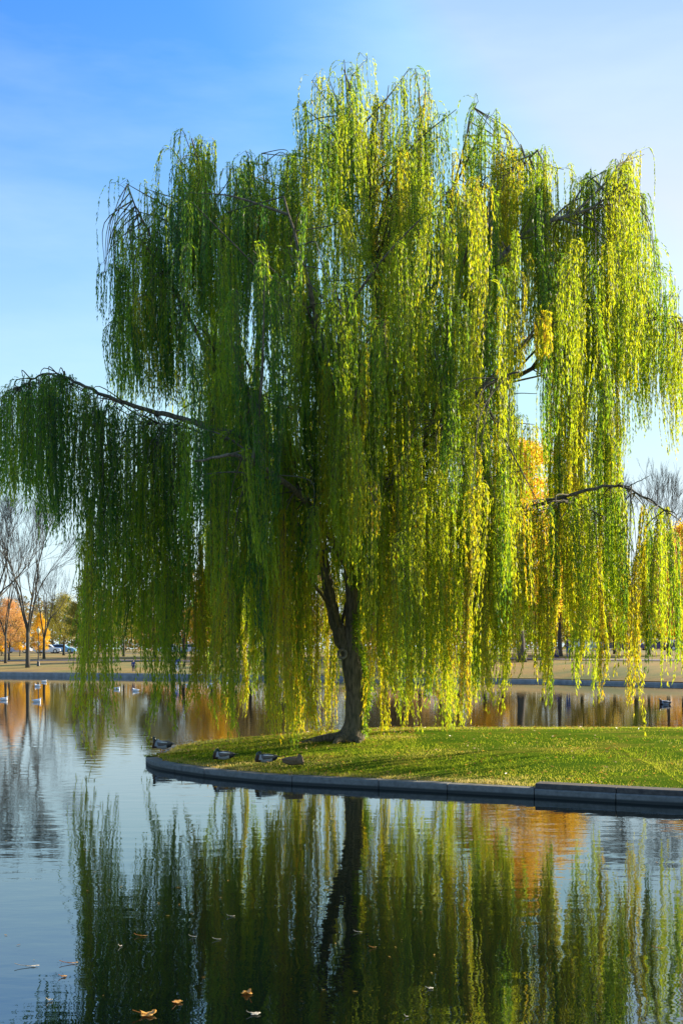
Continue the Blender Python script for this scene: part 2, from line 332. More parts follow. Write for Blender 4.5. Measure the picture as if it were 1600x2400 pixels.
# ------------------------------------------------------------------ far bank
sx_ = np.array([-500, -200, -90, -45, -27.5, -12.7, 3, 14, 20, 40, 80, 160, 500.]); sy_ = np.array([130, 118, 104, 95, 91.7, 85.5, 79.5, 74.5, 67.5, 56, 42, 25, -40.])
def shore(x): return np.interp(x, sx_, sy_)
def edge_h(x): return .14+.15/(1+np.exp(x/5.))
def bank_z(x, y):
    s = np.maximum(0, y-shore(x)); side = 1/(1+np.exp(-(x)/6.))
    e_ = edge_h(x); z = e_+.84*(1-np.exp(-s/7.))*(.6+.6*side)+(1.75-e_-.84)*(1-np.exp(-s/38.))
    return np.minimum(z, 2.02)+.05*np.sin(x*.21)*np.minimum(1, s/10)
gx = np.unique(np.concatenate([np.linspace(-500, -70, 20), np.linspace(-70, 80, 151), np.linspace(80, 500, 20)]))
gs = np.concatenate([np.linspace(0, 30, 46), 30+np.cumsum(np.geomspace(1, 300, 26))])
X, S = np.meshgrid(gx, gs); Yg = shore(X)+.45+S; Z = bank_z(X, Yg)
Vv = np.stack([X, Yg, Z], -1).reshape(-1, 3); nx = len(gx)
i = np.arange(len(gs)-1)[:, None]*nx; j = np.arange(nx-1)[None]
Q = np.stack([i+j, i+j+1, i+nx+j+1, i+nx+j], -1).reshape(-1, 4)
m, n, b = mat_new('park_ground'); M['bank'] = m
f = noise(n, .12, 5, objcoord(n, (.6, 1.4, 1)), .6); f2 = noise(n, 3, 6, objcoord(n, (1, 1, 1)), .7)
c = ramp(n, f, [(.30, (.09, .14, .015)), (.42, (.19, .18, .025)), (.54, (.35, .22, .035)), (.75, (.15, .075, .04))]); c = mix(n, f2, mix(n, .5, c, (.05, .04, .02)), c)
n.links.new(c, b.inputs['Base Color']); b.inputs['Roughness'].default_value = .95; bump(n, b, f2, .6, .05)
tag(link_mesh('ground', Vv, [Q], M['bank'], smooth=True), kind='structure')
xs = np.linspace(-120, 90, 240); yk = shore(xs); K = 5; prof = [(0, -.4), (0, .88), (.03, 1.), (.5, 1.), (.5, -.2)]
Vv = np.stack([np.stack([xs, yk+p, (edge_h(xs)+.012)*z], -1) for p, z in prof], 1).reshape(-1, 3)
Q = [[r*K+c, r*K+c+1, (r+1)*K+c+1, (r+1)*K+c] for r in range(len(xs)-1) for c in range(K-1)]
M['kerb_far'] = plain('far_kerb_stone', (.26, .25, .23), .8, var=.25, scale=3)
tag(link_mesh('far_kerb', Vv, [np.array(Q)], M['kerb_far']), kind='structure')
def strip(name, off, width, mat, lift, x0=-120, x1=120):
    xs = np.linspace(x0, x1, 260); a = shore(xs)+off; rows = []
    for k in range(5):
        yy = a+width*k/4; rows.append(np.stack([xs, yy, bank_z(xs, yy)+lift], -1))
    Vv = np.stack(rows, 1).reshape(-1, 3); Q = [[r*5+c, (r+1)*5+c, (r+1)*5+c+1, r*5+c+1] for r in range(len(xs)-1) for c in range(4)]
    return tag(link_mesh(name, Vv, [np.array(Q)], mat, smooth=True), kind='structure')
M['path'] = plain('path_asphalt', (.20, .17, .16), .9, var=.15, scale=2)
M['road'] = plain('road_asphalt', (.14, .13, .13), .9, var=.15, scale=2)
strip('path', 17, 3.2, M['path'], .05)
strip('road', 92, 9, M['road'], .06, -200, 200)

# ------------------------------------------------------------------ the weeping willow
YC = 22.3; K_ = 1.0204
willow = tag(empty('weeping_willow', (.15, YC, .42)), 'huge weeping willow with long green and yellow hanging branches on the grassy island', 'tree')
def W(name, mbd, mat, parent=None, **kw):
    o = mbd.build(name, mat, parent or willow, **kw)
    o.matrix_parent_inverse = Matrix.Translation(-willow.location); return o
def vp(u, v, dy=0.): return at(u*K_, v*K_, YC+dy)
def limb(pts, r0, r1, k=6):
    P = smoothpath(np.array([vp(*p) for p in pts]), k); t = np.linspace(0, 1, len(P))
    P = P+rng.normal(size=P.shape)*.012
    return P, r0+(r1-r0)*t**.7
# trunk
tr = smoothpath(np.array([np.r_[vp(806, 1704), .40], np.r_[vp(808, 1697), .335], np.r_[vp(811, 1680), .27], np.r_[vp(814, 1650), .235], np.r_[vp(815, 1600), .225], np.r_[vp(811, 1550), .235],
                         np.r_[vp(806, 1500), .215], np.r_[vp(807, 1440), .17], np.r_[vp(807, 1350), .155], np.r_[vp(800, 1270), .145], np.r_[vp(803, 1180), .135], np.r_[vp(816, 1110), .125], np.r_[vp(838, 1040), .11], np.r_[vp(862, 955), .10]]), 6)
tr[:, 3] *= .80
tb = MB(); tb.tube(tr[:, :3], tr[:, 3], 24, .055, 1.3)
for ang, ln in ((math.pi*1.03, .75), (math.pi*1.3, .35), (2.2, .3), (-1.3, .25)):   # root flare
    b0 = vp(811, 1672); dr = np.array([math.cos(ang), math.sin(ang), 0]); e_ = vp(808, 1697); g0 = .40
    P = smoothpath(np.array([b0+dr*.05, e_+dr*.2+[0, 0, .04], [e_[0]+dr[0]*(.3+ln*.35), e_[1]+dr[1]*(.3+ln*.35), g0+.05], [e_[0]+dr[0]*(.3+ln), e_[1]+dr[1]*(.3+ln), g0-.06]]), 5)
    tb.tube(P, np.linspace(.155, .03, len(P)), 10, .06, ang)
W('trunk', tb, M['bark'], smooth=True)
kn = MB(); kc = vp(786, 1502); kc[1] -= .17      # pruned branch collar facing the camera
th = np.linspace(0, 2*math.pi, 17); kn.tube(np.stack([kc[0]+.075*np.cos(th), np.full(17, kc[1]), kc[2]+.085*np.sin(th)], 1), .028, 8, .1, 2, cap=False)
W('branch_collar', kn, M['cut_wood'], smooth=True)
LIMBS = [
 ([(812, 1560), (790, 1480), (770, 1425), (752, 1350), (742, 1292), (715, 1262), (660, 1180), (600, 1060, .4), (560, 900, .6), (530, 600, .6), (492, 512, .5), (462, 400, .5), (440, 318, .5)], .165, .012),
 ([(742, 1292), (748, 1268, -.2), (758, 1262, -.4)], .07, .05),
 ([(838, 1040), (832, 1010, -.1), (822, 985, -.2)], .085, .06),
 ([(862, 955), (880, 800), (860, 600), (840, 400), (815, 260), (790, 160)], .10, .012),
 ([(862, 955), (950, 850, -.4), (1050, 700, -1.3), (1150, 590, -1.5), (1230, 520, -1.5), (1330, 490, -1.2), (1390, 455, -1), (1435, 430, -1)], .09, .012),
 ([(803, 1180), (760, 1100, -.5), (640, 1030, -1), (500, 985, -1), (400, 957, -.8), (330, 938, -.8), (240, 908, -.8), (160, 872, -.8), (100, 860, -.8), (45, 892, -.8)], .10, .012),
 ([(815, 1120), (900, 1100), (1000, 1060), (1095, 990), (1140, 900), (1260, 825), (1350, 790), (1440, 745), (1510, 730), (1570, 745)], .09, .012),
 ([(807, 1350), (900, 1310, .3), (1000, 1265, .1), (1085, 1225, -.6), (1180, 1178, -1.4), (1290, 1143, -2), (1400, 1116, -2.3), (1460, 1130, -2.4), (1540, 1180, -2.5)], .08, .012),
 ([(1290, 1143, -2), (1340, 1165, -2.2), (1390, 1190, -2.3)], .028, .01),
 ([(1400, 1118, -2.3), (1450, 1112, -2.4), (1490, 1092, -2.5)], .018, .005),
 ([(860, 600), (940, 450, .5), (965, 300, .8), (955, 160, .9)], .06, .01),
 ([(950, 850, -.4), (1000, 640, .5), (1040, 440, 1), (1085, 245, 1)], .07, .01),
 ([(803, 1250), (780, 1000, -2), (720, 700, -3.5), (650, 450, -3.6)], .10, .015),
 ([(816, 1110), (860, 900, 2), (900, 700, 4), (960, 500, 4.6)], .10, .015),
 ([(600, 1060, .4), (520, 900, .2), (420, 700, 0), (340, 530, 0), (292, 425, 0)], .07, .01),
 ([(600, 1060, .4), (590, 800, 1.5), (610, 500, 1.8), (600, 352, 1.8)], .07, .01),
 ([(807, 1310), (700, 1150, -3), (560, 1050, -4.8), (450, 1060, -5)], .08, .015),
 ([(807, 1250), (950, 1050, -2.5), (1100, 900, -4.3), (1190, 850, -4.6)], .08, .015),
 ([(803, 1200), (700, 1100, 2.5), (560, 1000, 4.5), (440, 960, 5)], .08, .015),
 ([(803, 1200), (950, 1050, 2.5), (1120, 900, 4.5), (1290, 850, 4.8)], .08, .015),
 ([(640, 1030, -1), (560, 1060, -1), (440, 1030, -.9), (350, 1005, -.9)], .045, .012),
 ([(640, 1030, -1), (520, 1010, -1.2), (410, 978, -1.2), (330, 970, -1.2)], .04, .012),
 ([(530, 600, .6), (490, 560, .5), (470, 590, .5)], .022, .008),
 ([(1150, 590, -1.5), (1120, 480, -1.2), (1180, 380, -1), (1230, 350, -1)], .04, .01),
]
LP = []; LR = []
for pts, r0, r1 in LIMBS:
    P, rr = limb([p if len(p) == 3 else (*p, 0.) for p in pts], r0, r1)
    mb = MB(); mb.tube(P, rr, 10, .05, r0*30); W('limb', mb, M['bark'], smooth=True); LP.append(P); LR.append(rr)
LOW = np.concatenate([np.full(len(p), i_ in (5, 7, 8, 9, 20, 21)) for i_, p in enumerate(LP)]); LPa = np.vstack(LP); LRa = np.concatenate(LR)
# crown envelopes in photo columns (1568-wide rows)
TOP = np.array([(240, 560), (252, 470), (262, 420), (290, 410), (350, 422), (372, 400), (385, 315), (410, 295), (465, 302), (486, 320), (490, 390), (520, 392), (545, 350), (640, 342), (680, 330), (695, 230),
 (715, 168), (750, 162), (790, 130), (830, 130), (850, 180), (880, 190), (935, 152), (975, 152), (990, 220), (1002, 315), (1020, 285), (1050, 238), (1090, 224), (1130, 240), (1165, 300), (1190, 332), (1230, 348),
 (1300, 380), (1335, 425), (1348, 470), (1375, 415), (1405, 375), (1440, 352), (1475, 352), (1484, 420), (1458, 600), (1510, 612), (1545, 660), (1600, 720), (1680, 850)], float)
TOP = TOP[np.argsort(TOP[:, 0])]
def top(u): return np.interp(u, TOP[:, 0], TOP[:, 1])
BOT = np.array([(160, 1560), (180, 1660), (215, 1700), (250, 1640), (300, 1520), (335, 1560), (370, 1690), (400, 1500), (430, 1600), (480, 1560), (500, 1580), (540, 1650), (580, 1560), (640, 1680), (700, 1690), (750, 1690),
 (790, 1600), (830, 1560), (870, 1660), (900, 1560), (950, 1600), (1000, 1560), (1050, 1655), (1100, 1580), (1150, 1560), (1200, 1500), (1255, 1600), (1300, 1530), (1320, 1570), (1380, 1600), (1430, 1520), (1460, 1650), (1490, 1510), (1530, 1530), (1600, 1500)], float)
def bot(u): return np.interp(u, BOT[:, 0], BOT[:, 1])+30
T_ = []      # tassels: u, v, dy, v_bottom, n strands, arch radius, rise, hue
def T(u, v, dy, vb, n, a=.3, rise=.25, hue=None): T_.append((u, v, dy, max(vb, v+40), n, a, rise, hue, False))
BRS = MB()
def uv_of(p): return (800+p[0]/p[1]*F)/K_, (HZ-(p[2]-HC)*F/p[1])/K_, p[1]-YC
def lim_vb(u, v, vb, dy=0):
    if u < 430 and v < 800: vb = min(vb, 925+rng.uniform(-70, 20))
    elif u < 168: vb = min(vb, np.interp(u, [0, 60, 100, 130, 165], [1150, 1180, 1280, 1200, 1285])+rng.uniform(-60, 0))
    elif u < 1190: vb = min(vb, bot(u)-rng.uniform(0, 140))
    if 1172 < u < 1258 and v < 930: vb = min(vb, rng.uniform(800, 890))
    if 1252 <= u < 1425 and v < 1000: vb = min(vb, 1190)
    if u >= 1425 and v < 1000: vb = min(vb, rng.uniform(890, 1050))
    return vb
def sbranch(u, v, dy, Lr=(140, 380), n=11, a=.2, rise=.2, lo=1.3, hi=3.6, f0=.3, tipn=1., step=.27):
    """a side branch reaching up and out to (u, v) with bunches hanging along it"""
    tip = vp(u, v, dy); dd = LPa-tip; dist = np.linalg.norm(dd, axis=1)
    w_ = abs(dist-rng.uniform(lo, hi))+np.where(dd[:, 2] > -.25*dist, 1.6, 0)+np.where(abs(LPa[:, 0]-.2) > abs(tip[0]-.2)+.3, 1., 0)+rng.uniform(0, .5, len(dd))+np.where(LOW & (dd[:, 2] < -.8), 9., 0)+np.where(np.linalg.norm(dd[:, :2], axis=1) < .3*dist, 1.5, 0)
    b0 = LPa[int(np.argmin(w_))]; ln = np.linalg.norm(tip-b0); r0 = min(.035, .012*ln)
    m1 = b0+(tip-b0)*.5+np.array([0, 0, .07*ln])+rng.normal(size=3)*.05*ln; P = smoothpath(np.array([b0, m1, tip]), 8)
    if ln < 5: BRS.tube(P, np.linspace(r0, .006, len(P)), 6, .05, 1, cap=False)
    hs_ = rng.normal()*.10; ns = max(3, int(ln*(1-f0)/step))
    for f in np.linspace(f0, 1, ns):
        k = f*(len(P)-1); i_ = min(int(k), len(P)-2); q = P[i_]+(P[i_+1]-P[i_])*(k-i_)+rng.normal(size=3)*np.array([.07, .12, .03])
        uu, vv, yy = uv_of(q); vb = lim_vb(uu, vv, vv+rng.uniform(*Lr)*(1. if f < .8 else .8))
        if vb-vv < 30: continue
        T_.append((uu, vv, yy, vb, max(3, int(n*rng.uniform(.7, 1.2)*(tipn if f > .85 else 1))), a*rng.uniform(.7, 1.3)*(2.0 if f > .85 else 1), rise*(.9 if f > .85 else .7), hs_, True))

U = rng.uniform
RX = 7.0
def hd(u):   # half depth of the crown at a column
    x = (u-800)*K_/F*YC; return 5.6*math.sqrt(max(.04, 1-(x/RX)**2))
# 1 branch tips that make the ragged outline
for (u, v) in ((425, 300), (462, 306), (396, 330), (440, 380), (478, 420), (290, 412), (335, 424), (268, 470), (300, 520), (360, 520), (548, 372), (572, 350), (615, 345), (650, 350), (684, 335), (530, 430), (712, 172), (700, 240), (755, 166), (792, 134), (826, 136), (858, 215), (890, 190), (938, 156), (972, 158), (985, 235), (740, 300), (820, 260), (900, 300),
    (1020, 300), (1042, 244), (1088, 227), (1128, 246), (1168, 325), (1205, 345), (1238, 352), (1290, 384), (1325, 425), (1355, 500), (1382, 425), (1408, 380), (1442, 355), (1478, 352), (1455, 460), (1420, 480), (1440, 560), (1508, 614), (1548, 668), (1588, 715), (1480, 640), (1530, 760), (1570, 800)):
    sbranch(u+U(-6, 6), v+U(0, 14), U(-1.2, 1.2), (90, 330), 11, .20, .26, 1., 2.6, .35, .8, .24)
# 2 branches in the body of the crown, at every height
for q in range(155):
    u = U(400, 1480); h = hd(u); dy = U(-1, 1)*h; f = U(0, 1)**.9
    tp = top(u)+45+150*(dy/max(h, .5))**2; v = tp+f*(1180-tp)
    if u > 1240 and v > 800: continue
    sbranch(u, v, dy, (130, 420), 10, .17, .2)
for q in range(340):
    u = U(420, 1450) if q < 250 else U(1000, 1460); h = hd(u); dy = U(-1, 1)*h; tp = top(u)+60+150*(dy/max(h, .5))**2; v = tp+U(0, 1)*(1150-tp)
    if u > 1180 and v > 760: continue
    T(u, v, dy, lim_vb(u, v, v+U(140, 400)), int(U(8, 18)), U(.08, .22), U(.05, .3))
for q in range(80):
    u = U(430, 700); v = top(u)+U(12, 200); T(u, v, U(-1.6, 1.6), v+U(130, 330), int(U(7, 15)), U(.1, .24), U(.15, .3))
for q in range(46):
    u = U(1140, 1350); v = top(u)+U(20, 170); T(u, v, U(-1.6, 1.6), v+U(130, 330), int(U(7, 15)), U(.1, .24), U(.15, .3))
# 3 upper left overhang (sky shows under it)
for q in range(70):
    u = U(262, 430); v = top(u)+60+U(0, 1)**.8*(700-top(u)); T(u, v, U(-1.3, 1.3), min(v+U(140, 380), 935+U(-60, 25)), int(U(8, 17)), U(.12, .35), .15)
for q in range(9): T(U(236, 262), U(600, 640), U(-.8, .8), U(690, 745), 2, .2, .1)
# 4 far left limb
lx = [15, 50, 110, 165, 205, 250, 300, 345, 400, 430]; ly = [905, 880, 865, 880, 905, 925, 945, 958, 975, 1000]
bx = [0, 60, 100, 130, 165, 180, 210, 250, 300, 335, 370, 400, 430]; by = [1150, 1180, 1280, 1200, 1285, 1660, 1725, 1665, 1540, 1600, 1715, 1540, 1630]
for q in range(120):
    u = U(-4, 430); v = np.interp(u, lx, ly)+U(0, 1)**2*60; cap_ = np.interp(u, bx, by)
    if u < 168: vb = min(v+U(170, 400), cap_+U(-60, 0))
    else: vb = v+U(200, 420)
    T(u, v, U(-2.2, .8), vb, int(U(8, 17)), U(.15, .5), U(.1, .35))
for q in range(60):
    u = U(172, 440); v = U(1010, 1330); T(u, v, U(-2.4, 1.5), min(v+U(200, 400), np.interp(u, bx, by)+U(-160, 0)), int(U(8, 16)), U(.15, .4), .1)
for (u, vb) in ((186, 1640), (208, 1690), (215, 1700), (236, 1650), (250, 1630), (295, 1500), (350, 1610), (365, 1695), (378, 1680), (392, 1640), (425, 1600)):
    T(u, U(1180, 1330), U(-2, 0), vb, 13, .16, .05)
# 5 skirt: long curtains to the ground all round
for q in range(155):
    u = U(440, 1190); h = hd(u); ang = U(0, 2*math.pi); dy = math.sin(ang)*h*U(.55, .95)
    vb = bot(u)+U(-110, 30) if rng.random() < .75 else bot(u)+U(-330, -120)
    if abs(u-812) < 62 and dy < 0: vb = min(vb, U(1200, 1420))      # the trunk stays open to view
    if 690 < u < 760 and dy < 0: vb = min(vb, 1500)
    T(u, vb-U(260, 500), dy, vb, int(U(10, 24)), U(.05, .17), .08, U(0, .16))  # extra tint paints light onto the skirt
for (u, vb) in ((445, 1590), (500, 1565), (532, 1650), (546, 1660), (590, 1560), (640, 1680), (660, 1690), (690, 1688), (715, 1675), (742, 1690), (865, 1660), (880, 1620), (950, 1600), (1040, 1630), (1050, 1660), (1068, 1600), (1150, 1565), (1110, 1570), (985, 1590)):
    T(u, vb-U(300, 420), U(-3.5, 2.5), vb, 11, .12, .05)
# 6 right: curtains under the low right limb
rx = [1085, 1180, 1290, 1400, 1460, 1540, 1600]; ry = [1225, 1178, 1143, 1118, 1150, 1185, 1200]
for q in range(72):
    u = U(1100, 1600); v = np.interp(u, rx, ry)+U(0, 1)**1.6*120
    T(u, v, U(-3.2, -.6), min(v+U(180, 400), bot(u)+U(-130, 0)), int(U(9, 17)), U(.05, .17), U(.02, .2) if u < 1400 else U(.1, .35))
for (u, vb) in ((1150, 1565), (1175, 1540), (1252, 1570), (1260, 1600), (1320, 1570), (1378, 1600), (1383, 1560), (1425, 1510), (1452, 1620), (1462, 1650), (1490, 1520), (1530, 1530), (1345, 1520)):
    T(u, vb-U(240, 380), U(-3.0, -1.), vb, 12, .08, .03)
for q in range(48):
    u = U(1256, 1425); v = U(880, 1060); T(u, v, U(-2, 2), min(v+U(200, 420), 1500), int(U(7, 15)), U(.06, .18), .1)
# 7 right edge above the pale gap
for q in range(64):
    u = U(1400, 1600); v = top(u)+U(0, 1)*200; T(u, v, U(-2, 2), min(v+U(160, 330), U(880, 1050)), int(U(5, 12)), U(.12, .4), U(.1, .4))
LV = []; LQt = []; tw = MB(); nleaf = 0
CP = []; CD = []; CL = []; CT = []; SP = []
GUST = np.array([-.25, -.1, 0.])
for (u, v, dy, vb, ns, a, rise, hue, onbr) in T_:
    if u < 640 and rng.random() < .14: continue      # the shaded side hangs looser
    if 715 < u < 835 and dy < .4:          # the fork of the trunk stays open to view
        lim = U(1180, 1330)
        if v > lim-60: continue
        vb = min(vb, lim)
    A = vp(u, v, dy); Bz = vp(u, vb, dy)[2]; L0 = max(.5, A[2]-Bz)
    # a crooked twig joins the clump to the nearest limb below it
    dd = LPa-A; wgt = (np.linalg.norm(dd*np.array([1, 1, .45]), axis=1)+np.where(dd[:, 2] < -1.2, .6, 0))*rng.uniform(1, 1.7, len(dd))
    kq = int(np.argmin(wgt)); Bp = LPa[kq]
    if (not onbr) and .15 < np.linalg.norm(A-Bp) < 2.2 and np.linalg.norm((A-Bp)[:2]) < 1.5 and A[2]-Bp[2] < .6:
        hd_ = A-Bp; mid = Bp+hd_*np.array([.75, .75, .35 if hd_[2] < 0 else .6])+rng.normal(size=3)*.06
        PP = smoothpath(np.array([Bp, mid, A]), 4); tw.tube(PP, np.linspace(min(.013, LRa[kq]*.7+.004), .004, len(PP)), 5, cap=False)
    h = np.clip((hue or 0)+(0 if onbr else rng.normal()*.10)+(.25+.05*max(0, 1-abs(u-350)/250))+.13*(u-200)/1300+.20/(1+math.exp(-(u-640)/60))+(.17+.16*(u < 780))*max(0, (v-900)/500)+.12*math.sin(u*.045+dy*.8)+.11*math.sin(u*.13+v*.004)+rng.normal()*.07+(.20 if rng.random() < .05 else 0), .02, .82)  # random leaf tint plus painted light: brighter rightward, low down and in columns
    sun_side = 0
    base = rng.uniform(0, 2*math.pi); swx, swp, swk = rng.normal()*.05, U(0, 6.3), U(.7, 1.3); kn_ = U(.1, .45)
    for q in range(ns):
        an = base+rng.normal()*1.3; o = np.array([math.cos(an), math.sin(an), 0.]); aa = a*U(.3, 1.35)
        rs = rise*U(.3, 1.3); L = L0*(1-abs(rng.normal())*.13)*(1.13-.42*((aa/a-.3)/1.05)**1.3*kn_*1.6)+rs+.2; L = max(L, .4); ph = U(0, 6.3); am = U(.01, .03)
        n_ = max(5, int(L/.025)); t = np.sort(U(.02, 1, n_))**.92*L
        def path(t):
            x = aa*(1-np.exp(-t/(.5*aa+.12)))*(1-kn_*np.clip(t/L0, 0, 1.1)); z = -t+(rs+.22)*(1-np.exp(-t/.24))
            s = am*t*np.sin(t*1.15+ph)
            return A+o*x[:, None]+np.stack([s+swx*t*np.sin(t*swk+swp), s*.6, z], 1)
        Pn = path(t); Tn = path(t+.03)-Pn; Tn /= np.linalg.norm(Tn, axis=1)[:, None]
        sp = rng.normal(size=(n_, 3)); sp[:, 2] *= .4; sp /= np.linalg.norm(sp, axis=1)[:, None]
        Dn = Tn*.8+sp*U(.14, .46, (n_, 1)); Dn[:, 2] -= .14
        CP.append(Pn); CD.append(Dn); CL.append(U(.035, .105, n_)*np.where(t < .35, .8, 1.))
        hh = h+rng.normal()*.07
        CT.append(np.clip(hh+rng.normal(size=n_)*.07, 0, 1))
        if q % 2 == 0:
            tt_ = np.linspace(0, L*.9, 7); SP.append(path(tt_))
P_ = np.vstack(CP); D_ = np.vstack(CD); L_ = np.concatenate(CL); C_ = np.concatenate(CT)
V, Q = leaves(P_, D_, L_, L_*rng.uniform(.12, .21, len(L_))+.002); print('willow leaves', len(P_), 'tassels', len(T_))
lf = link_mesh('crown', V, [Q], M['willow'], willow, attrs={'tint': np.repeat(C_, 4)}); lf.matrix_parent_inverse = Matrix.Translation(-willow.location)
for p in SP:
    rr = np.linspace(.0045, .002, len(p)); V3 = []
    for k, (ox, oy) in enumerate(((1, 0), (-.5, .87), (-.5, -.87))): V3.append(p+np.stack([rr*ox, rr*oy, rr*0], 1))
    Vv = np.stack(V3, 1).reshape(-1, 3); i = np.arange(len(p)-1)[:, None]*3; j = np.arange(3)[None]; k = (j+1) % 3
    tw.add(Vv, np.stack([i+j, i+k, i+3+k, i+3+j], -1).reshape(-1, 4))
W('twigs', tw, M['twig']); W('side_branches', BRS, M['bark'], smooth=True)
# leafy shoots clothing the upright stem
N = 16000; k = rng.integers(8, len(tr)-1, N); f = U(0, 1, N)[:, None]; c0 = tr[k]*(1-f)+tr[k+1]*f
an = U(-1.5, 1.7, N); zz = c0[:, 2]; an = np.where(zz < 2.2, U(-.75, .9, N), an)
rr = c0[:, 3]+np.abs(rng.normal(size=N))*.07; Ps = c0[:, :3]+np.stack([np.cos(an)*rr, np.sin(an)*rr, rng.normal(size=N)*.03], 1)
keep = (vnoise(Ps[:, 2]*3.1, an*1.2, 4) > -.25) & (rng.random(N) < np.where(zz < 2.6, .45, 1))
Ps = Ps[keep]; an = an[keep]; N = len(Ps)
Dn = np.stack([np.cos(an)*.5, np.sin(an)*.5, np.full(N, -.7)], 1)+rng.normal(size=(N, 3))*.35
V, Q = leaves(Ps, Dn, U(.05, .10, N), .02)
sh = link_mesh('stem_shoots', V, [Q], M['willow'], willow, attrs={'tint': np.repeat(np.clip(.38+rng.normal(size=N)*.13, 0, 1), 4)}); sh.matrix_parent_inverse = Matrix.Translation(-willow.location)

# ------------------------------------------------------------------ autumn park across the pond
def onbank(u, Y): x = (u-800)/F*Y; return np.array([x, Y, float(bank_z(np.array([x]), np.array([Y]))[0])])
M['leaf_far'] = leafmat('autumn_leaf', [(0, (.55, .45, .40)), (.5, (.85, .85, .8)), (1, (1., 1., .75))], tr=.45, objcol=True, tgain=1.7)
def branch_rec(mb, p, d_, r, L, depth, spread, up, tips, nseg=4, minr=.011):
    P = [p]; dd = d_.copy()
    for k in range(nseg):
        dd = dd+rng.normal(size=3)*.10+np.array([0, 0, up]); dd /= np.linalg.norm(dd); P.append(P[-1]+dd*L/nseg)
    P = np.array(P); mb.tube(P, np.linspace(r, r*.62, len(P)), 8 if depth > 3 else (5 if depth > 1 else 3), cap=depth > 3)
    tips.append((P[-1], depth)); 
    if depth <= 0: return
    nk = 3 if rng.random() < .75 else 2
    for q in range(nk):
        ax = rng.normal(size=3); ax -= dd*np.dot(ax, dd); ax /= np.linalg.norm(ax)
        sp = spread*U(.6, 1.25)*(1 if q else .45); nd_ = dd*math.cos(sp)+ax*math.sin(sp)
        branch_rec(mb, P[-1] if q < 2 else P[-2], nd_, max(minr, r*.62*(1 if q == 0 else .8)), L*U(.68, .86), depth-1, spread, up, tips, nseg, minr)
def bare_proto(seed, H=12., spread=.42, depth=6, name='bare_tree'):
    global rng
    sv = rng; rng = np.random.default_rng(seed)
    root = empty(name); mb = MB(); tips = []
    z = np.linspace(0, H*.22, 6); P = np.stack([.04*np.sin(z), .03*z*0, z-.1], 1)
    mb.tube(P, [.30, .24, .21, .2, .195, .19], 10, .06, seed); mb.build('trunk', M['bark_far'], root, smooth=True)
    br = MB()
    for k in range(4):
        an = k*1.57+U(-.5, .5); dv = np.array([math.cos(an)*.42, math.sin(an)*.42, 1.]); dv /= np.linalg.norm(dv)
        branch_rec(br, P[-1]-np.array([0, 0, .12*k]), dv if k else np.array([0, .05, 1.]), .12, H*.24, depth-1, spread, .05, tips)
    br.build('branches', M['bark_far'], root); rng = sv
    return root, tips
def leafy_proto(seed, H=10., wid=3.2, n=24000, base=.22, name='autumn_tree', size=.17, shape=.5, airy=.55):
    global rng
    sv = rng; rng = np.random.default_rng(seed)
    root = empty(name); mb = MB(); br = MB(); tips = []
    z = np.linspace(0, H*base, 6); P = np.stack([.05*np.sin(z*1.3), .04*z, z-.1], 1)
    mb.tube(P, [.27, .2, .18, .17, .16, .15], 10, .06, seed); mb.build('trunk', M['bark_far'], root, smooth=True)
    for k in range(5):
        an = k*1.26+U(-.4, .4); dv = np.array([math.cos(an)*.55, math.sin(an)*.55, 1.]); dv /= np.linalg.norm(dv)
        branch_rec(br, P[-1], dv, .11, H*.22, 2, .5, .03, tips)
    br.build('branches', M['bark_far'], root)
    NC = 120; cs = []; zc0 = H*(base+.02)
    while len(cs) < NC:
        f = U(0, 1); ang = U(0, 6.3); prof = (math.sin(math.pi*min(1, (f+.12)/1.12)**shape*.98)+.05); r_ = wid*prof*math.sqrt(U(.12, 1))*U(.8, 1.12)
        cs.append((r_*math.cos(ang), r_*math.sin(ang), zc0+f*(H-zc0)*.97, U(.35, .75)*wid/3))
    cs = np.array(cs); k = rng.integers(0, NC, n); Pp = cs[k, :3]+rng.normal(size=(n, 3))*cs[k, 3:4]*np.array([1, 1, .7])*airy
    tone = np.clip(rng.uniform(.2, .8, NC)[k]+rng.normal(size=n)*.12, 0, 1)
    V, Q = leaves(Pp, rng.normal(size=(n, 3)), U(.7, 1.3, n)*size, size*.62)
    link_mesh('crown', V, [Q], M['leaf_far'], root, attrs={'tint': np.repeat(tone, 4)}); rng = sv
    return root
PR = {'round': leafy_proto(11, 10, 3.3, base=.15, shape=.75), 'tall': leafy_proto(12, 14, 3.1, 32000, .2, shape=.8), 'loose': leafy_proto(13, 10, 3.6, 15000, .28, shape=.7, airy=.8)}
PR['bareA'] = bare_proto(21, 13, .36, 7)[0]; PR['bareB'] = bare_proto(22, 13, .46, 6)[0]
PH = {'round': 10, 'tall': 14, 'loose': 10, 'bareA': 13, 'bareB': 13}; used = {}
OR, YE, OL, BR, RD, GR = (.78, .53, .06), (.80, .54, .05), (.34, .31, .06), (.30, .22, .12), (.64, .38, .20), (.20, .28, .04)
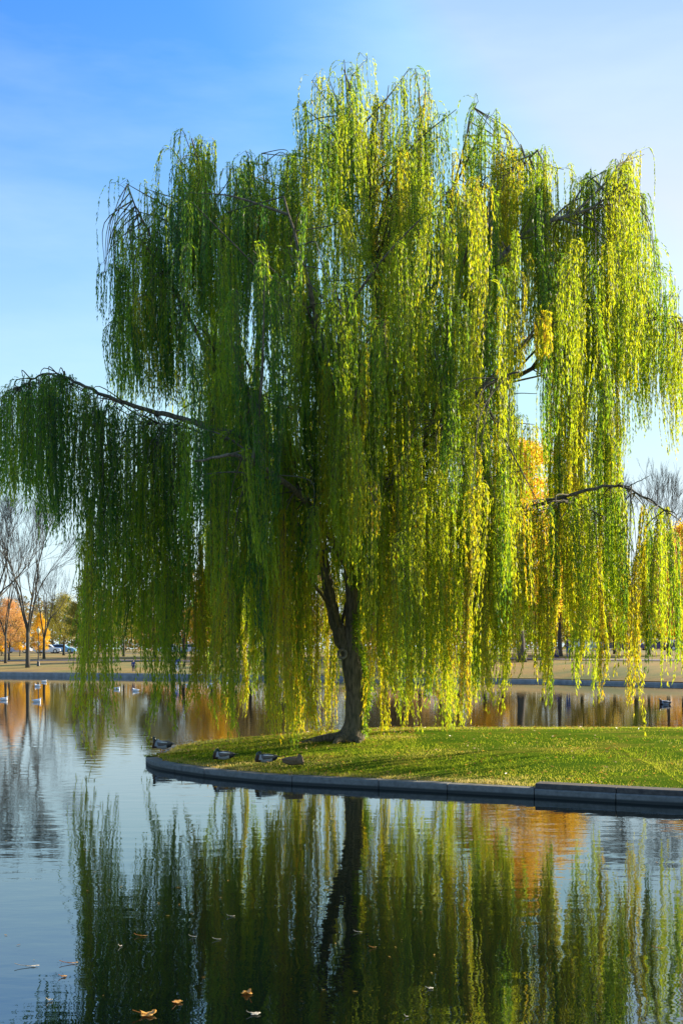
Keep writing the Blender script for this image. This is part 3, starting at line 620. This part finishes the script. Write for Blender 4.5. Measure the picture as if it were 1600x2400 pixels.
TREES = [ # u, Y, height, width factor, kind, colour, label
 (66, 95.5, 14.2, .72, 'bareA', BR, 'tall leafless tree with forked trunk beside the lamp post on the left bank'),
 (-34, 98, 15, 1., 'bareB', BR, 'leafless tree at the left edge reaching reddish bare branches into view'),
 (14, 104, 12.5, .55, 'bareB', BR, 'slim leafless tree between the left edge and the tall forked bare tree'),
 (104, 122, 10.5, .8, 'bareB', BR, 'fine twigged leafless tree rising right of the lamp post'),
 (22, 114, 6.2, .9, 'loose', RD, 'small tree with sparse salmon red leaves left of the tall leafless tree'),
 (47, 146, 5.6, .7, 'round', OR, 'small bright orange tree just left of the tall bare trunk'),
 (95, 150, 5.6, .75, 'round', YE, 'low golden yellow tree behind the lamp post'),
 (4, 150, 4.2, .8, 'round', YE, 'low yellow bush like tree behind the two strollers at the left edge'),
 (150, 158, 8.6, 1., 'loose', OL, 'olive brown tree right of the golden tree behind the parked cars'),
 (125, 190, 10, 1., 'bareB', BR, 'hazy leafless tree above the parked cars on the left'),
 (20, 185, 9.5, 1.1, 'bareA', BR, 'distant leafless tree behind the salmon red tree'),
 (215, 120, 9, 1., 'round', OL, 'olive tree behind the lowest left willow curtain'),
 (290, 135, 8, .9, 'loose', OL, 'thin olive tree behind the child in blue'),
 (365, 118, 8, 1., 'round', OL, 'dull green tree between the child and the person in blue jacket'),
 (495, 108, 8.5, .9, 'round', YE, 'golden tree mirrored in the water left of the willow trunk'),
 (585, 122, 11, 1., 'loose', BR, 'brown tree behind the willow curtain right of the golden tree'),
 (670, 112, 9, 1., 'round', OL, 'olive tree behind the willow left of the trunk'),
 (745, 125, 11, 1., 'tall', BR, 'tall brown tree directly behind the willow trunk'),
 (905, 106, 8.5, 1., 'round', BR, 'rusty brown tree just right of the willow trunk'),
 (985, 118, 9, 1., 'loose', BR, 'thin brown tree behind the seated person in white'),
 (1075, 108, 10, .9, 'loose', OL, 'loose olive tree left of the great orange tree'),
 (1135, 104, 12, .8, 'round', OR, 'middle sized orange tree close left of the great orange tree'),
 (1222, 87, 17.2, 1.35, 'tall', OR, 'great orange tree with a straight grey trunk near the right bank'),
 (1312, 100, 13., .75, 'loose', OR, 'orange tree half hidden by curtains right of the great orange tree'),
 (1362, 104, 9.5, .9, 'round', OL, 'green brown tree behind the person in blue trousers'),
 (1440, 112, 8.5, 1., 'round', OL, 'olive tree behind the white van on the right'),
 (1490, 110, 17.5, .8, 'bareA', BR, 'very tall leafless tree showing its fine top above the low right limb'),
 (1520, 104, 10, .8, 'round', GR, 'green tree behind the swimming mallard on the right'),
 (1566, 98, 10.8, .7, 'loose', RD, 'narrow red leaved tree near the right edge'),
 (1602, 100, 11.5, .8, 'round', YE, 'yellow green tree cut by the right edge'),
 (1660, 96, 12, 1., 'round', OR, 'orange tree just beyond the right edge'),
 (1735, 94, 13, 1., 'tall', YE, 'tall yellow tree beyond the right edge'),
 (430, 126, 10.5, 1., 'loose', BR, 'brown tree behind the willow above the person in blue jacket'),
 (545, 134, 10, 1., 'round', OL, 'dull olive tree deep behind the willow next to the golden tree'),
 (640, 130, 12, 1., 'loose', OL, 'grey olive tree deep behind the willow'),
 (845, 122, 10, 1., 'round', OL, 'dark olive tree seen beside the right side of the willow trunk'),
 (945, 112, 10, 1., 'round', BR, 'brown tree between the rusty brown tree and the seated person'),
 (1030, 120, 11, 1., 'tall', BR, 'tall brown tree behind the bank right of the seated person'),
 (1178, 122, 10, .9, 'round', BR, 'brown tree behind the trunk of the great orange tree'),
 (1270, 112, 8.5, .9, 'round', OL, 'bushy olive tree low beside the great orange trunk'),
 (1400, 122, 10, 1., 'loose', OR, 'orange brown tree above the white van'),
 (-120, 104, 12, 1., 'round', OR, 'orange tree beyond the left edge'),
]
for (u, Y, H, wf, kd, colr, lab) in TREES:
    if (u > 1650 or u < -100): continue
    o = PR[kd]
    if used.get(kd): o = copy_tree(o)
    used[kd] = True
    if kd in ('bareA', 'bareB'): o.name = 'bare_tree'
    p = onbank(u, Y); s_ = H/PH[kd]; o.location = p; o.scale = (s_*wf, s_*wf, s_); o.rotation_euler = (0, 0, U(0, 6.3) if (kd, u) != ('bareA', 66) else 2.4)
    tag(o, lab, 'tree', 'autumn trees in the park across the pond')
    for ch in o.children:
        if ch.name.startswith('crown'): jt = U(.85, 1.1); ch.color = (*[c*jt for c in colr], 1)
# far woodland closing the view
N = 90000; xx = rng.uniform(-190, 210, N); k = np.floor(xx/7.).astype(int); hh = 8.5+3.5*np.sin(k*12.9898)**2+1.8*np.sin(k*3.7)
yy = 262+rng.normal(size=N)*14+xx*-.12; cz = hh*(1-((xx/7.-k-.5)**2)*1.3); zz = 1.6+cz*rng.uniform(0, 1, N)**.7
ton = np.clip(.5+.45*np.sin(k*7.13)+rng.normal(size=N)*.1, 0, 1)
V, Q = leaves(np.stack([xx, yy, zz], 1), rng.normal(size=(N, 3)), .75, .5)
M['wood'] = leafmat('far_woodland_leaf', [(0, (.14, .14, .05)), (.4, (.26, .18, .08)), (.7, (.38, .22, .06)), (1, (.5, .24, .05))], tr=.35, tgain=1.5)
tag(link_mesh('far_woodland', V, [Q], M['wood'], attrs={'tint': np.repeat(ton, 4)}), 'low far-off autumn woodland closing the park behind the road', 'woodland', kind='stuff')

# ------------------------------------------------------------------ lamp post
M['iron'] = plain('black_cast_iron', (.02, .022, .02), .45); M['globe'] = plain('opal_globe', (.8, .72, .42), .3, var=.03)
p = onbank(90.5, 97); lp = tag(empty('street_lamp', p), 'slender black lamp post with a cream globe on the left bank', 'street lamp')
mb = MB(); z = [-.1, .06, .1, .35, .42, .5, 1.2, 2.4, 2.72, 2.78]; r = [.15, .15, .12, .11, .07, .055, .05, .042, .045, .07]
mb.tube(np.stack([np.zeros(10), np.zeros(10), z], 1), r, 12); mb.build('pole', M['iron'], lp, smooth=True)
mb = MB(); zz = [2.78, 2.86, 2.98, 3.1, 3.2, 3.26]; rr = [.07, .13, .17, .16, .10, .04]; mb.tube(np.stack([np.zeros(6), np.zeros(6), zz], 1), rr, 12); g = mb.build('globe', M['globe'], lp, smooth=True)
mb = MB(); mb.tube(np.array([[0, 0, 3.24], [0, 0, 3.3], [0, 0, 3.4]]), [.09, .05, .01], 10); mb.build('finial', M['iron'], lp, smooth=True)

# ------------------------------------------------------------------ figures grown from skinned skeletons
def skin_mesh(name, nodes, edges, mat, parent=None, sub=2, mats=None, pick=None, root=0):
    me = bpy.data.meshes.new(name); me.from_pydata([n_[0] for n_ in nodes], edges, []); o = bpy.data.objects.new(name, me); COL.objects.link(o)
    md = o.modifiers.new('s', 'SKIN'); md.use_smooth_shade = True
    for i_, sv_ in enumerate(me.skin_vertices[0].data): sv_.radius = nodes[i_][1]; sv_.use_root = (i_ == root)
    ss_ = o.modifiers.new('d', 'SUBSURF'); ss_.levels = ss_.render_levels = sub
    dg = bpy.context.evaluated_depsgraph_get(); ev = bpy.data.meshes.new_from_object(o.evaluated_get(dg)); o.modifiers.clear(); o.data = ev; bpy.data.meshes.remove(me)
    ev.name = name; ev.materials.clear()
    for m_ in (mats or [mat]): ev.materials.append(m_)
    for pl in ev.polygons:
        pl.use_smooth = True; pl.material_index = pick(pl.center) if pick else 0
    o.parent = parent; return o
M['skin'] = plain('skin', (.45, .27, .18), .6, var=.05); M['hair'] = plain('dark_hair', (.03, .02, .015), .7)
CLOTH = {}
def cloth(c):
    if c not in CLOTH: CLOTH[c] = plain('cloth', c, .85, var=.12)
    return CLOTH[c]
def person(u, Y, H, top_c, leg_c, rz, pose, label, long=False):
    p = onbank(u, Y); root = tag(empty('person', p, rz), label, 'person'); s_ = H/1.72
    def P(x, y, z): return (x*s_, y*s_, z*s_)
    st = {'stand': (.0, .0), 'walk': (.22, -.22), 'sit': (0, 0)}[pose]
    if pose == 'sit':
        dz = -.78; legs = [[(-.1, 0, .12), (-.13, .42, .42), (-.12, .62, .05), (-.12, .74, .04)], [(.1, 0, .12), (.15, .44, .30), (.13, .78, .06), (.13, .9, .05)]]
        arms = [[(-.18, 0, 1.38+dz), (-.25, .12, 1.12+dz), (-.16, .34, 1.14+dz), (-.13, .42, 1.14+dz)], [(.18, 0, 1.38+dz), (.25, .08, 1.12+dz), (.2, .30, 1.1+dz), (.18, .38, 1.1+dz)]]
    else:
        dz = 0; legs = [[(-.1, 0, .88), (-.11, st[0]*.7+.03, .48), (-.11, st[0], .09), (-.11, st[0]+.14, .04)], [(.1, 0, .88), (.11, st[1]*.3+.05, .48), (.11, st[1], .09+(.03 if pose == 'walk' else 0)), (.11, st[1]+.14, .04)]]
        sw = .16 if pose == 'walk' else .03
        arms = [[(-.18, 0, 1.38), (-.25, -sw*.6, 1.10), (-.24, -sw+.08, .86), (-.235, -sw+.11, .78)], [(.18, 0, 1.38), (.25, sw*.6, 1.10), (.24, sw+.10, .86), (.235, sw+.13, .78)]]
    hip = .92+dz+(.02 if pose == 'sit' else 0)
    nodes = [(P(0, 0, max(.14, hip)), (.13*s_, .10*s_)), (P(0, 0, 1.15+dz), (.12*s_, .085*s_)), (P(0, 0, 1.38+dz), (.13*s_, .085*s_)), (P(0, .01, 1.47+dz), (.05*s_, .05*s_)), (P(0, .02, 1.56+dz), (.07*s_, .085*s_)), (P(0, .02, 1.67+dz), (.065*s_, .08*s_))]
    E = [(0, 1), (1, 2), (2, 3), (3, 4), (4, 5)]
    for A_ in arms:
        b0 = len(nodes)
        for pt_, r_ in zip(A_, (.055, .043, .03, .028)): nodes.append((P(*pt_), (r_*s_, r_*s_)))
        E += [(2, b0), (b0, b0+1), (b0+1, b0+2), (b0+2, b0+3)]
    for A_ in legs:
        b0 = len(nodes)
        for pt_, r_ in zip(A_, (.085, .055, .038, .035)): nodes.append((P(*pt_), (r_*s_, r_*s_)))
        E += [(0, b0), (b0, b0+1), (b0+1, b0+2), (b0+2, b0+3)]
    skin_mesh('body', nodes, E, M['skin'], root, 2)
    g_ = 1.22
    n2 = [(nodes[i_][0], tuple(q*g_ for q in nodes[i_][1])) for i_ in (0, 1, 2)]+[(nodes[i_][0], tuple(q*1.35 for q in nodes[i_][1])) for i_ in (6, 7, 8, 10, 11, 12)]
    skin_mesh('jacket', n2, [(0, 1), (1, 2), (2, 3), (3, 4), (4, 5), (2, 6), (6, 7), (7, 8)], cloth(top_c), root, 2)
    n3 = [(nodes[0][0], (.145*s_, .115*s_))]+[(nodes[i_][0], tuple(q*1.25 for q in nodes[i_][1])) for i_ in (14, 15, 16, 18, 19, 20)]
    skin_mesh('trousers', n3, [(0, 1), (1, 2), (2, 3), (0, 4), (4, 5), (5, 6)], cloth(leg_c), root, 2)
    hb = MB(); hb.ball((0, -.015*s_, (1.66+dz)*s_), (.085*s_, .10*s_, .085*s_)); hb.build('hair', M['hair'], root, smooth=True)
    fb = MB(); fb.tube([P(0, .095, 1.60+dz), P(0, .118, 1.575+dz)], [.012*s_, .014*s_], 6); fb.build('nose', M['skin'], root, smooth=True)
    for sx2 in (-1, 1):
        eb = MB(); eb.ball(P(sx2*.028, .096, 1.615+dz), .009*s_, 6); eb.build('eye', M['hair'], root, smooth=True)
    mb_ = MB(); mb_.box(P(0, .098, 1.545+dz), (.04*s_, .01*s_, .008*s_)); mb_.build('mouth', plain('lips', (.35, .12, .1)), root)
    return root
person(4, 150, 1.75, (.03, .03, .04), (.02, .02, .03), 1.4, 'walk', 'stroller in black at the very left edge of the park')
person(17, 148, 1.7, (.07, .03, .12), (.6, .6, .7), 1.4, 'walk', 'stroller in dark purple jacket and pale trousers near the left edge')
person(313, 87.8, .98, (.02, .05, .22), (.02, .03, .08), 3.0, 'stand', 'child in dark blue standing at the far kerb behind the willow')
person(415, 86.6, 1.35, (.02, .05, .25), (.5, .55, .65), 2.8, 'stand', 'person in blue jacket and pale trousers standing on the far kerb')
person(1003, 80.6, 1.55, (.8, .78, .8), (.12, .08, .2), 3.3, 'sit', 'person in white top seated on the leaf strewn bank')
person(1331, 92, 1.75, (.06, .05, .10), (.02, .08, .28), .4, 'stand', 'person in dark jacket and blue trousers under the trees on the right')
person(1304, 96, 1.7, (.12, .10, .24), (.05, .05, .12), .3, 'sit', 'person in violet jacket sitting beside the one in blue trousers')

# ------------------------------------------------------------------ parked vehicles on the far road
M['glass'] = plain('car_glass', (.02, .025, .03), .08, var=.02); M['tyre'] = plain('tyre_rubber', (.02, .02, .02), .8); M['rim'] = plain('alloy_rim', (.5, .5, .5), .3, .8)
M['hl'] = plain('headlight_glass', (.7, .7, .68), .15, var=.02); M['tl'] = plain('tail_light', (.4, .02, .02), .3, var=.02)
def paint(c):
    m_, n_, b_ = mat_new('car_paint'); b_.inputs['Base Color'].default_value = (*c, 1); b_.inputs['Roughness'].default_value = .35; b_.inputs['Coat Weight'].default_value = .6; return m_
def prism(mb, prof, wlo, whi, y0=0, zref=(0., 1.)):
    """side profile (x,z) extruded across y; the half width narrows from wlo to whi with height"""
    K = len(prof); V = []
    for sgn_ in (-1, 1):
        for x, z in prof:
            f_ = min(1, max(0, (z-zref[0])/(zref[1]-zref[0]))); V.append((x, sgn_*(wlo+(whi-wlo)*f_), z))
    V = np.array(V); Q = [[i_, (i_+1) % K, K+(i_+1) % K, K+i_] for i_ in range(K)]; c0 = V[:K].mean(0); c1 = V[K:].mean(0)
    V = np.vstack([V, c0, c1]); T_3 = [[(i_+1) % K, i_, 2*K] for i_ in range(K)]+[[K+i_, K+(i_+1) % K, 2*K+1] for i_ in range(K)]
    mb.add(V, Q, T_3)
def car(u, Y, colr, kind, label):
    p = onbank(u, Y); p[2] += .07; root = tag(empty('parked_car' if kind == 'car' else 'parked_van', p, U(-.04, .04)), label, 'car' if kind == 'car' else 'van', 'vehicles parked along the far road'); pm = paint(colr)
    b_ = MB()
    if kind == 'car':
        low = [(-2.2, .35), (-2.22, .75), (-2.1, .9), (-1.4, .96), (1.0, .95), (1.9, .82), (2.18, .68), (2.2, .35), (1.75, .22), (-1.75, .22)]
        cabp = [(-1.75, .94), (-1.25, 1.38), (-.9, 1.44), (.15, 1.43), (.45, 1.36), (1.08, .94)]; win = [(-1.5, .97), (-1.14, 1.33), (-.85, 1.375), (.12, 1.37), (.37, 1.31), (.86, .97)]
    else:
        low = [(-2.5, .4), (-2.5, 1.1), (1.5, 1.1), (2.3, .95), (2.5, .8), (2.5, .4), (2.1, .28), (-2.1, .28)]
        cabp = [(-2.48, 1.09), (-2.42, 1.95), (-2.3, 2.02), (.9, 2.02), (1.15, 1.95), (1.75, 1.09)]; win = [(.2, 1.15), (.2, 1.8), (1.0, 1.8), (1.45, 1.15)]
    prism(b_, low, .86, .88, zref=(.2, .9)); prism(b_, cabp, .80, .62 if kind == 'car' else .78, zref=(.94, 1.44 if kind == 'car' else 2.)); b_.build('body', pm, root)
    for sg in (-1, 1):
        g_ = MB(); V = []
        for x, z in win:
            f_ = (z-.94)/(.5 if kind == 'car' else 1.06); V.append((x, sg*((.80+((.62 if kind == 'car' else .78)-.80)*f_)+.004), z))
        K = len(V); V = np.array(V); V2 = V.copy(); V2[:, 1] += sg*.006; c_ = V2.mean(0)
        g_.add(np.vstack([V, V2, c_]), [[i_, (i_+1) % K, K+(i_+1) % K, K+i_] for i_ in range(K)], [[K+i_, K+(i_+1) % K, 2*K] for i_ in range(K)]); g_.build('window', M['glass'], root)
    wx = 1.38 if kind == 'car' else 1.6
    for sx2 in (-wx, wx):
        for sy2 in (-.80, .80):
            t_ = MB(); t_.tube([(sx2, sy2-.11, .33), (sx2, sy2+.11, .33)], .33, 18); wh = t_.build('wheel', M['tyre'], root)
            t_ = MB(); t_.tube([(sx2, sy2+.112*np.sign(sy2), .33), (sx2, sy2+.125*np.sign(sy2), .33)], .2, 12); t_.build('rim', M['rim'], wh)
    ex = 2.2 if kind == 'car' else 2.5
    for sy2 in (-.62, .62):
        t_ = MB(); t_.box((ex-.03, sy2, .66), (.09, .3, .13)); t_.build('headlight', M['hl'], root)
        t_ = MB(); t_.box((-ex, sy2, .74), (.06, .26, .14)); t_.build('tail_light', M['tl'], root)
    return root
car(42, 186, (.45, .47, .6), 'car', 'silver blue parked car between the left bare trunk and the strollers')
car(113, 185, (.7, .75, .8), 'car', 'pale parked car just right of the lamp post')
car(146, 186, (.12, .35, .6), 'car', 'bright blue parked car right of the pale one')
car(402, 184, (.7, .72, .75), 'car', 'white parked car behind the willow left of the person in blue jacket')
car(452, 182, (.5, .55, .7), 'car', 'light blue grey parked car behind the willow right of the person in blue jacket')
car(1384, 166, (.72, .76, .8), 'van', 'white parked van under the trees on the right')
car(1442, 163, (.05, .06, .09), 'car', 'black parked car right of the white van')
car(1535, 158, (.10, .06, .16), 'car', 'dark violet parked car above the swimming mallard')
car(1597, 156, (.06, .07, .08), 'car', 'dark grey parked car at the right edge')

# ------------------------------------------------------------------ ducks and gulls
M['d_brown'] = plain('chestnut_feather', (.06, .03, .02), .7, var=.4, scale=60); M['d_grey'] = plain('grey_feather', (.30, .31, .34), .6, var=.2, scale=80)
M['d_green'] = plain('bottle_green_feather', (.008, .03, .02), .3, var=.2); M['d_black'] = plain('black_feather', (.012, .012, .016), .5)
M['d_hen'] = plain('mottled_brown_feather', (.17, .11, .06), .8, var=.55, scale=70); M['d_white'] = plain('white_feather', (.85, .83, .80), .6, var=.05)
M['bill'] = plain('yellow_bill', (.5, .36, .05), .4); M['d_wing'] = plain('grey_brown_wing_feather', (.13, .11, .10), .6, var=.3, scale=60); M['legs'] = plain('orange_webbed_leg', (.6, .2, .03), .5)
def lawn_at(x, y):
    p_ = np.array([x, y]); q_ = spine(p_[None])[0]; dmin = np.min(np.linalg.norm(P_out-p_, axis=1)); tot = dmin+np.linalg.norm(q_-p_); return float(lawn_z(max(0, min(1, (dmin-.24)/max(.1, tot)))))
P_out = per_at(np.linspace(0, LEN, 1500))
def duck(u, v, rz, pose, kind, label, size=1., cat='duck', nm='mallard_duck', group=None, zg=None):
    """+x is the way the breast points; size 1 = 0.5 m bird"""
    if zg is None:
        z_ = .2
        for _ in range(6): Y = (HC-z_)*F/(v-HZ); x = (u-800)/F*Y; z_ = lawn_at(x, Y)+.01
    else: z_ = zg; Y = (HC-z_)*F/(v-HZ); x = (u-800)/F*Y
    root = tag(empty(nm, (x, Y, z_), rz), label, cat, group); root.scale = (size,)*3
    lift = {'rest': 0., 'swim': -.035, 'stand': .085}[pose]
    nodes = [((-.235, 0, .105+lift), (.018, .03)), ((-.17, 0, .10+lift), (.045, .055)), ((-.06, 0, .095+lift), (.078, .088)), ((.06, 0, .095+lift), (.084, .09)), ((.13, 0, .115+lift), (.06, .065))]
    if pose == 'rest': nodes += [((.135, 0, .165+lift), (.035, .035)), ((.10, 0, .20+lift), (.038, .04)), ((.05, 0, .205+lift), (.03, .03))]; bill = ((.03, 0, .20+lift), (-.03, 0, .188+lift)); eye = (.06, .036, .213+lift); hz = .152+lift; hx0 = .0
    else: nodes += [((.155, 0, .175+lift), (.032, .032)), ((.165, 0, .235+lift), (.035, .036)), ((.205, 0, .238+lift), (.027, .026))]; bill = ((.22, 0, .232+lift), (.285, 0, .22+lift)); eye = (.185, .034, .25+lift); hz = .17+lift; hx0 = .09
    E = [(i_, i_+1) for i_ in range(len(nodes)-1)]
    if kind == 'drake':
        mats = [M['d_grey'], M['d_brown'], M['d_green'], M['d_black']]
        def pick(c): return 2 if (c.z > hz+.012 and c.x > hx0-.01) else (1 if c.x > .085 else (3 if c.x < -.15 else 0))
    elif kind == 'hen': mats = [M['d_hen']]; pick = None
    else: mats = [M['d_white']]; pick = None
    skin_mesh('body', nodes, E, None, root, 2, mats, pick, root=3)
    wm = {'drake': M['d_wing'], 'hen': M['d_hen'], 'white': M['d_white'] if cat == 'duck' else M['d_grey']}[kind]
    for sg in (-1, 1):
        wb = MB(); wb.loft([((.08, sg*.055, .13+lift), (0, .012, 0), (0, 0, .02)), ((.02, sg*.078, .13+lift), (0, .016, 0), (0, 0, .05)), ((-.08, sg*.07, .135+lift), (0, .015, 0), (0, 0, .045)), ((-.17, sg*.04, .14+lift), (0, .012, 0), (0, 0, .025)), ((-.24, sg*.015, .14+lift), (0, .005, 0), (0, 0, .008))], 10)
        wb.build('wing', wm, root, smooth=True)
        if kind == 'drake':
            sb = MB(); sb.loft([((.03, sg*.088, .165+lift), (0, .008, 0), (0, 0, .006)), ((-.06, sg*.086, .16+lift), (0, .01, 0), (0, 0, .011)), ((-.16, sg*.054, .15+lift), (0, .008, 0), (0, 0, .006))], 8); sb.build('wing_stripe', M['d_white'], root, smooth=True)
        eb = MB(); eb.ball((eye[0], sg*eye[1]*.86, eye[2]), .006, 6); eb.build('eye', M['d_black'], root)
        if pose == 'stand':
            lb = MB(); lb.tube([(.0, sg*.035, .06+lift), (.005, sg*.035, .03), (0, sg*.035, .006)], [.013, .008, .008], 6); lb.loft([((-.01, sg*.035, .006), (0, .008, 0), (0, 0, .006)), ((.06, sg*.035, .006), (0, .032, 0), (0, 0, .005))], 8); lb.build('leg', M['legs'], root, smooth=True)
    bb = MB(); b0, b1 = np.array(bill[0]), np.array(bill[1]); bb.loft([(b0, (0, .013, 0), (0, 0, .013)), ((b0+b1)/2, (0, .011, 0), (0, 0, .007)), (b1, (0, .012, 0), (0, 0, .004))], 8); bb.build('bill', M['bill'], root, smooth=True)
    tb_ = MB(); tb_.loft([((-.2, 0, .115+lift), (0, .035, 0), (0, 0, .012)), ((-.30, 0, .135+lift), (0, .03, 0), (0, 0, .004))], 8); tb_.build('tail', {'drake': M['d_black'], 'hen': M['d_hen'], 'white': M['d_white']}[kind], root, smooth=True)
    return root
GD = 'mallards resting on the lawn edge'
duck(379, 1768, 2.75, 'stand', 'drake', 'mallard drake standing at the pointed left end of the kerb', 1.0, group=GD)
duck(521, 1783, 3.05, 'rest', 'drake', 'sleeping mallard drake with brown back, second bird from the left end of the lawn', .95, group=GD)
duck(620, 1790, 3.25, 'rest', 'drake', 'mallard drake with pale grey flank dozing left of the brown hen', .95, group=GD)
duck(690, 1796, .15, 'rest', 'hen', 'mottled brown mallard hen curled up on the grass', .9, group=GD)
duck(1556, 1651, 3.0, 'swim', 'drake', 'mallard drake swimming alone behind the lawn on the right', 1.1, zg=0.)
GW = 'white birds swimming on the far water'
for (u, v, rz, lab) in ((10, 1641, .2, 'white bird swimming at the left edge of the pond'), (88, 1645, .1, 'nearest white bird of the three below the lamp post'), (88, 1609, 3.0, 'white bird halfway between the near one and the far kerb below the lamp post'),
    (104, 1599, .4, 'farthest white bird close under the left bank kerb'), (275, 1616, 0, 'white bird seen between the left willow curtains'), (318, 1620, 3.1, 'white bird on the water below the child in dark blue'), (442, 1607, .2, 'white bird below the person in blue jacket'),
    (492, 1605, 3., 'white bird just right of the one below the blue jacket'), (528, 1605, .2, 'rightmost of the white birds on the far water')):
    duck(u, v, rz, 'swim', 'white', lab, .8, nm='white_duck', group=GW, zg=0.)

# ------------------------------------------------------------------ leaves and twigs afloat in the foreground
M['fl'] = [leafmat('floating_leaf', [(0, (.50, .20, .03)), (.5, (.62, .33, .06)), (1, (.70, .50, .25))], tr=.25, tgain=1.2), leafmat('pale_floating_leaf', [(0, (.5, .42, .28)), (1, (.75, .70, .55))], tr=.2, tgain=1.1)]
def float_leaf(u, v, L, rz, pale=0, curl=.35, label='', group='leaves afloat on the pond', narrow=False):
    L *= .74
    Y = HC*F/(v-HZ); x = (u-800)/F*Y
    K = 25; th = np.linspace(0, 2*math.pi, K)[:-1]
    r_ = (.62+.38*np.abs(np.cos(2.5*th))**1.5)*(1 if not narrow else .7)
    rings = []
    for f in (0, .35, .7, 1.):
        rr_ = r_*f if f > .5 else np.full(K-1, f*.8); xx_ = rr_*np.cos(th)*L/2; yy_ = rr_*np.sin(th)*L/2*(.9 if not narrow else .28)
        zz_ = .006+curl*L*.5*f**2*(.5+.5*np.cos(2*th+U(0, 3)))*(.6+.4*np.sin(th*3)); rings.append(np.stack([xx_, yy_, zz_], 1))
    V = np.vstack(rings); V = np.vstack([V, V-np.array([0, 0, .0012])]); k = K-1; Q = []
    for r0 in range(3):
        for j_ in range(k): a_ = r0*k+j_; b2 = r0*k+(j_+1) % k; Q.append([a_, b2, b2+k, a_+k]); Q.append([a_+4*k, a_+5*k, b2+5*k, b2+4*k])
    for j_ in range(k): a_ = 3*k+j_; b2 = 3*k+(j_+1) % k; Q.append([a_, b2, b2+4*k, a_+4*k])
    o = link_mesh('floating_leaf', V, [np.array(Q)], M['fl'][pale], smooth=True, attrs={'tint': np.clip(rng.normal(size=len(V))*.15+.5, 0, 1)})
    o.location = (x, Y, 0.001); o.rotation_euler = (0, 0, rz); tag(o, label, 'leaf', group)
    s_ = MB(); s_.tube(smoothpath([[0, 0, .006], [-L*.5, 0, .01+curl*L*.25], [-L*.8, L*.06, .02+curl*L*.3]], 3), .0022, 5); s_.build('stalk', M['fl'][pale], o)
float_leaf(346, 2380, .15, .3, 0, .55, 'large curled orange leaf with pale rims, nearest the bottom left')
float_leaf(416, 2350, .10, 1.2, 0, .15, 'flat rusty leaf just right of the large curled one')
float_leaf(578, 2330, .115, 2.2, 0, .6, 'upturned orange leaf floating at the bottom between trunk reflection and left side')
float_leaf(598, 2378, .09, .2, 1, .2, 'pale tan leaf below the upturned orange leaf')
float_leaf(118, 2346, .05, .8, 1, .5, 'small white leaf in the lower left corner of the pond')
float_leaf(283, 2219, .035, .8, 1, .4, 'tiny white leaf between two floating straws')
float_leaf(150, 2290, .06, .4, 0, .15, 'little rust leaf under the orange straw on the left')
float_leaf(336, 2195, .12, .05, 0, .1, 'thin orange straw like leaf left of centre', narrow=True)
float_leaf(170, 2259, .15, .12, 0, .12, 'long orange straw like leaf near the left side', narrow=True)
float_leaf(75, 2266, .20, .1, 1, .08, 'long pinkish straw on the blue water at far left', narrow=True)
float_leaf(545, 2149, .08, .3, 1, .1, 'pale yellow sliver of leaf highest of the floating ones left of centre', narrow=True)
float_leaf(1547, 2224, .11, 0, 0, .12, 'salmon leaf afloat near the right edge', narrow=True)
float_leaf(455, 2197, .07, .1, 1, .06, 'dull sliver of leaf right of the thin orange straw', narrow=True)
float_leaf(512, 2203, .08, .2, 1, .06, 'faint olive sliver of leaf in the dark middle reflection', narrow=True)
float_leaf(842, 2186, .08, .1, 1, .06, 'pale sliver beside the trunk reflection', narrow=True)
float_leaf(877, 2222, .07, .4, 0, .06, 'brown sliver just below right of the trunk reflection', narrow=True)
float_leaf(953, 2385, .03, .4, 1, .4, 'tiny bright leaf fleck at the bottom edge right of centre')
float_leaf(1008, 2318, .06, .4, 1, .1, 'grey leaf in the pale sky reflection right of centre')
float_leaf(205, 1995, .07, .1, 1, .05, 'lone dim leaf on the blue water on the left', narrow=True)
float_leaf(235, 1890, .10, .1, 0, .05, 'small dark leaf far out left of the kerb end', narrow=True)
# small willow leaves drifting on the near water
N = 170; yy = rng.uniform(7, 17, N); xx = rng.uniform(-.33, .33, N)*yy; kk = (yy < 15.5) & (vnoise(xx*1.4, yy*1.1, 2) > -.1); xx = xx[kk]; yy = yy[kk]; N = len(xx)
Dn = rng.normal(size=(N, 3)); Dn[:, 2] *= .04; Dn /= np.linalg.norm(Dn, axis=1)[:, None]; Sd = np.stack([-Dn[:, 1], Dn[:, 0], np.zeros(N)], 1); Lf = rng.uniform(.02, .06, N)[:, None]; Pw = np.stack([xx, yy, np.full(N, .006)], 1)
V = np.stack([Pw, Pw+Dn*Lf*.45+Sd*Lf*.12, Pw+Dn*Lf, Pw+Dn*Lf*.45-Sd*Lf*.12], 1).reshape(-1, 3); V[:, 2] = np.maximum(V[:, 2], .003)
tag(link_mesh('drifting_leaves', V, [np.arange(N*4).reshape(N, 4)], M['litter'], attrs={'tint': np.repeat(rng.uniform(0, 1, N), 4)}), 'tiny yellow brown willow leaves drifting on the near water', 'leaves', kind='stuff')
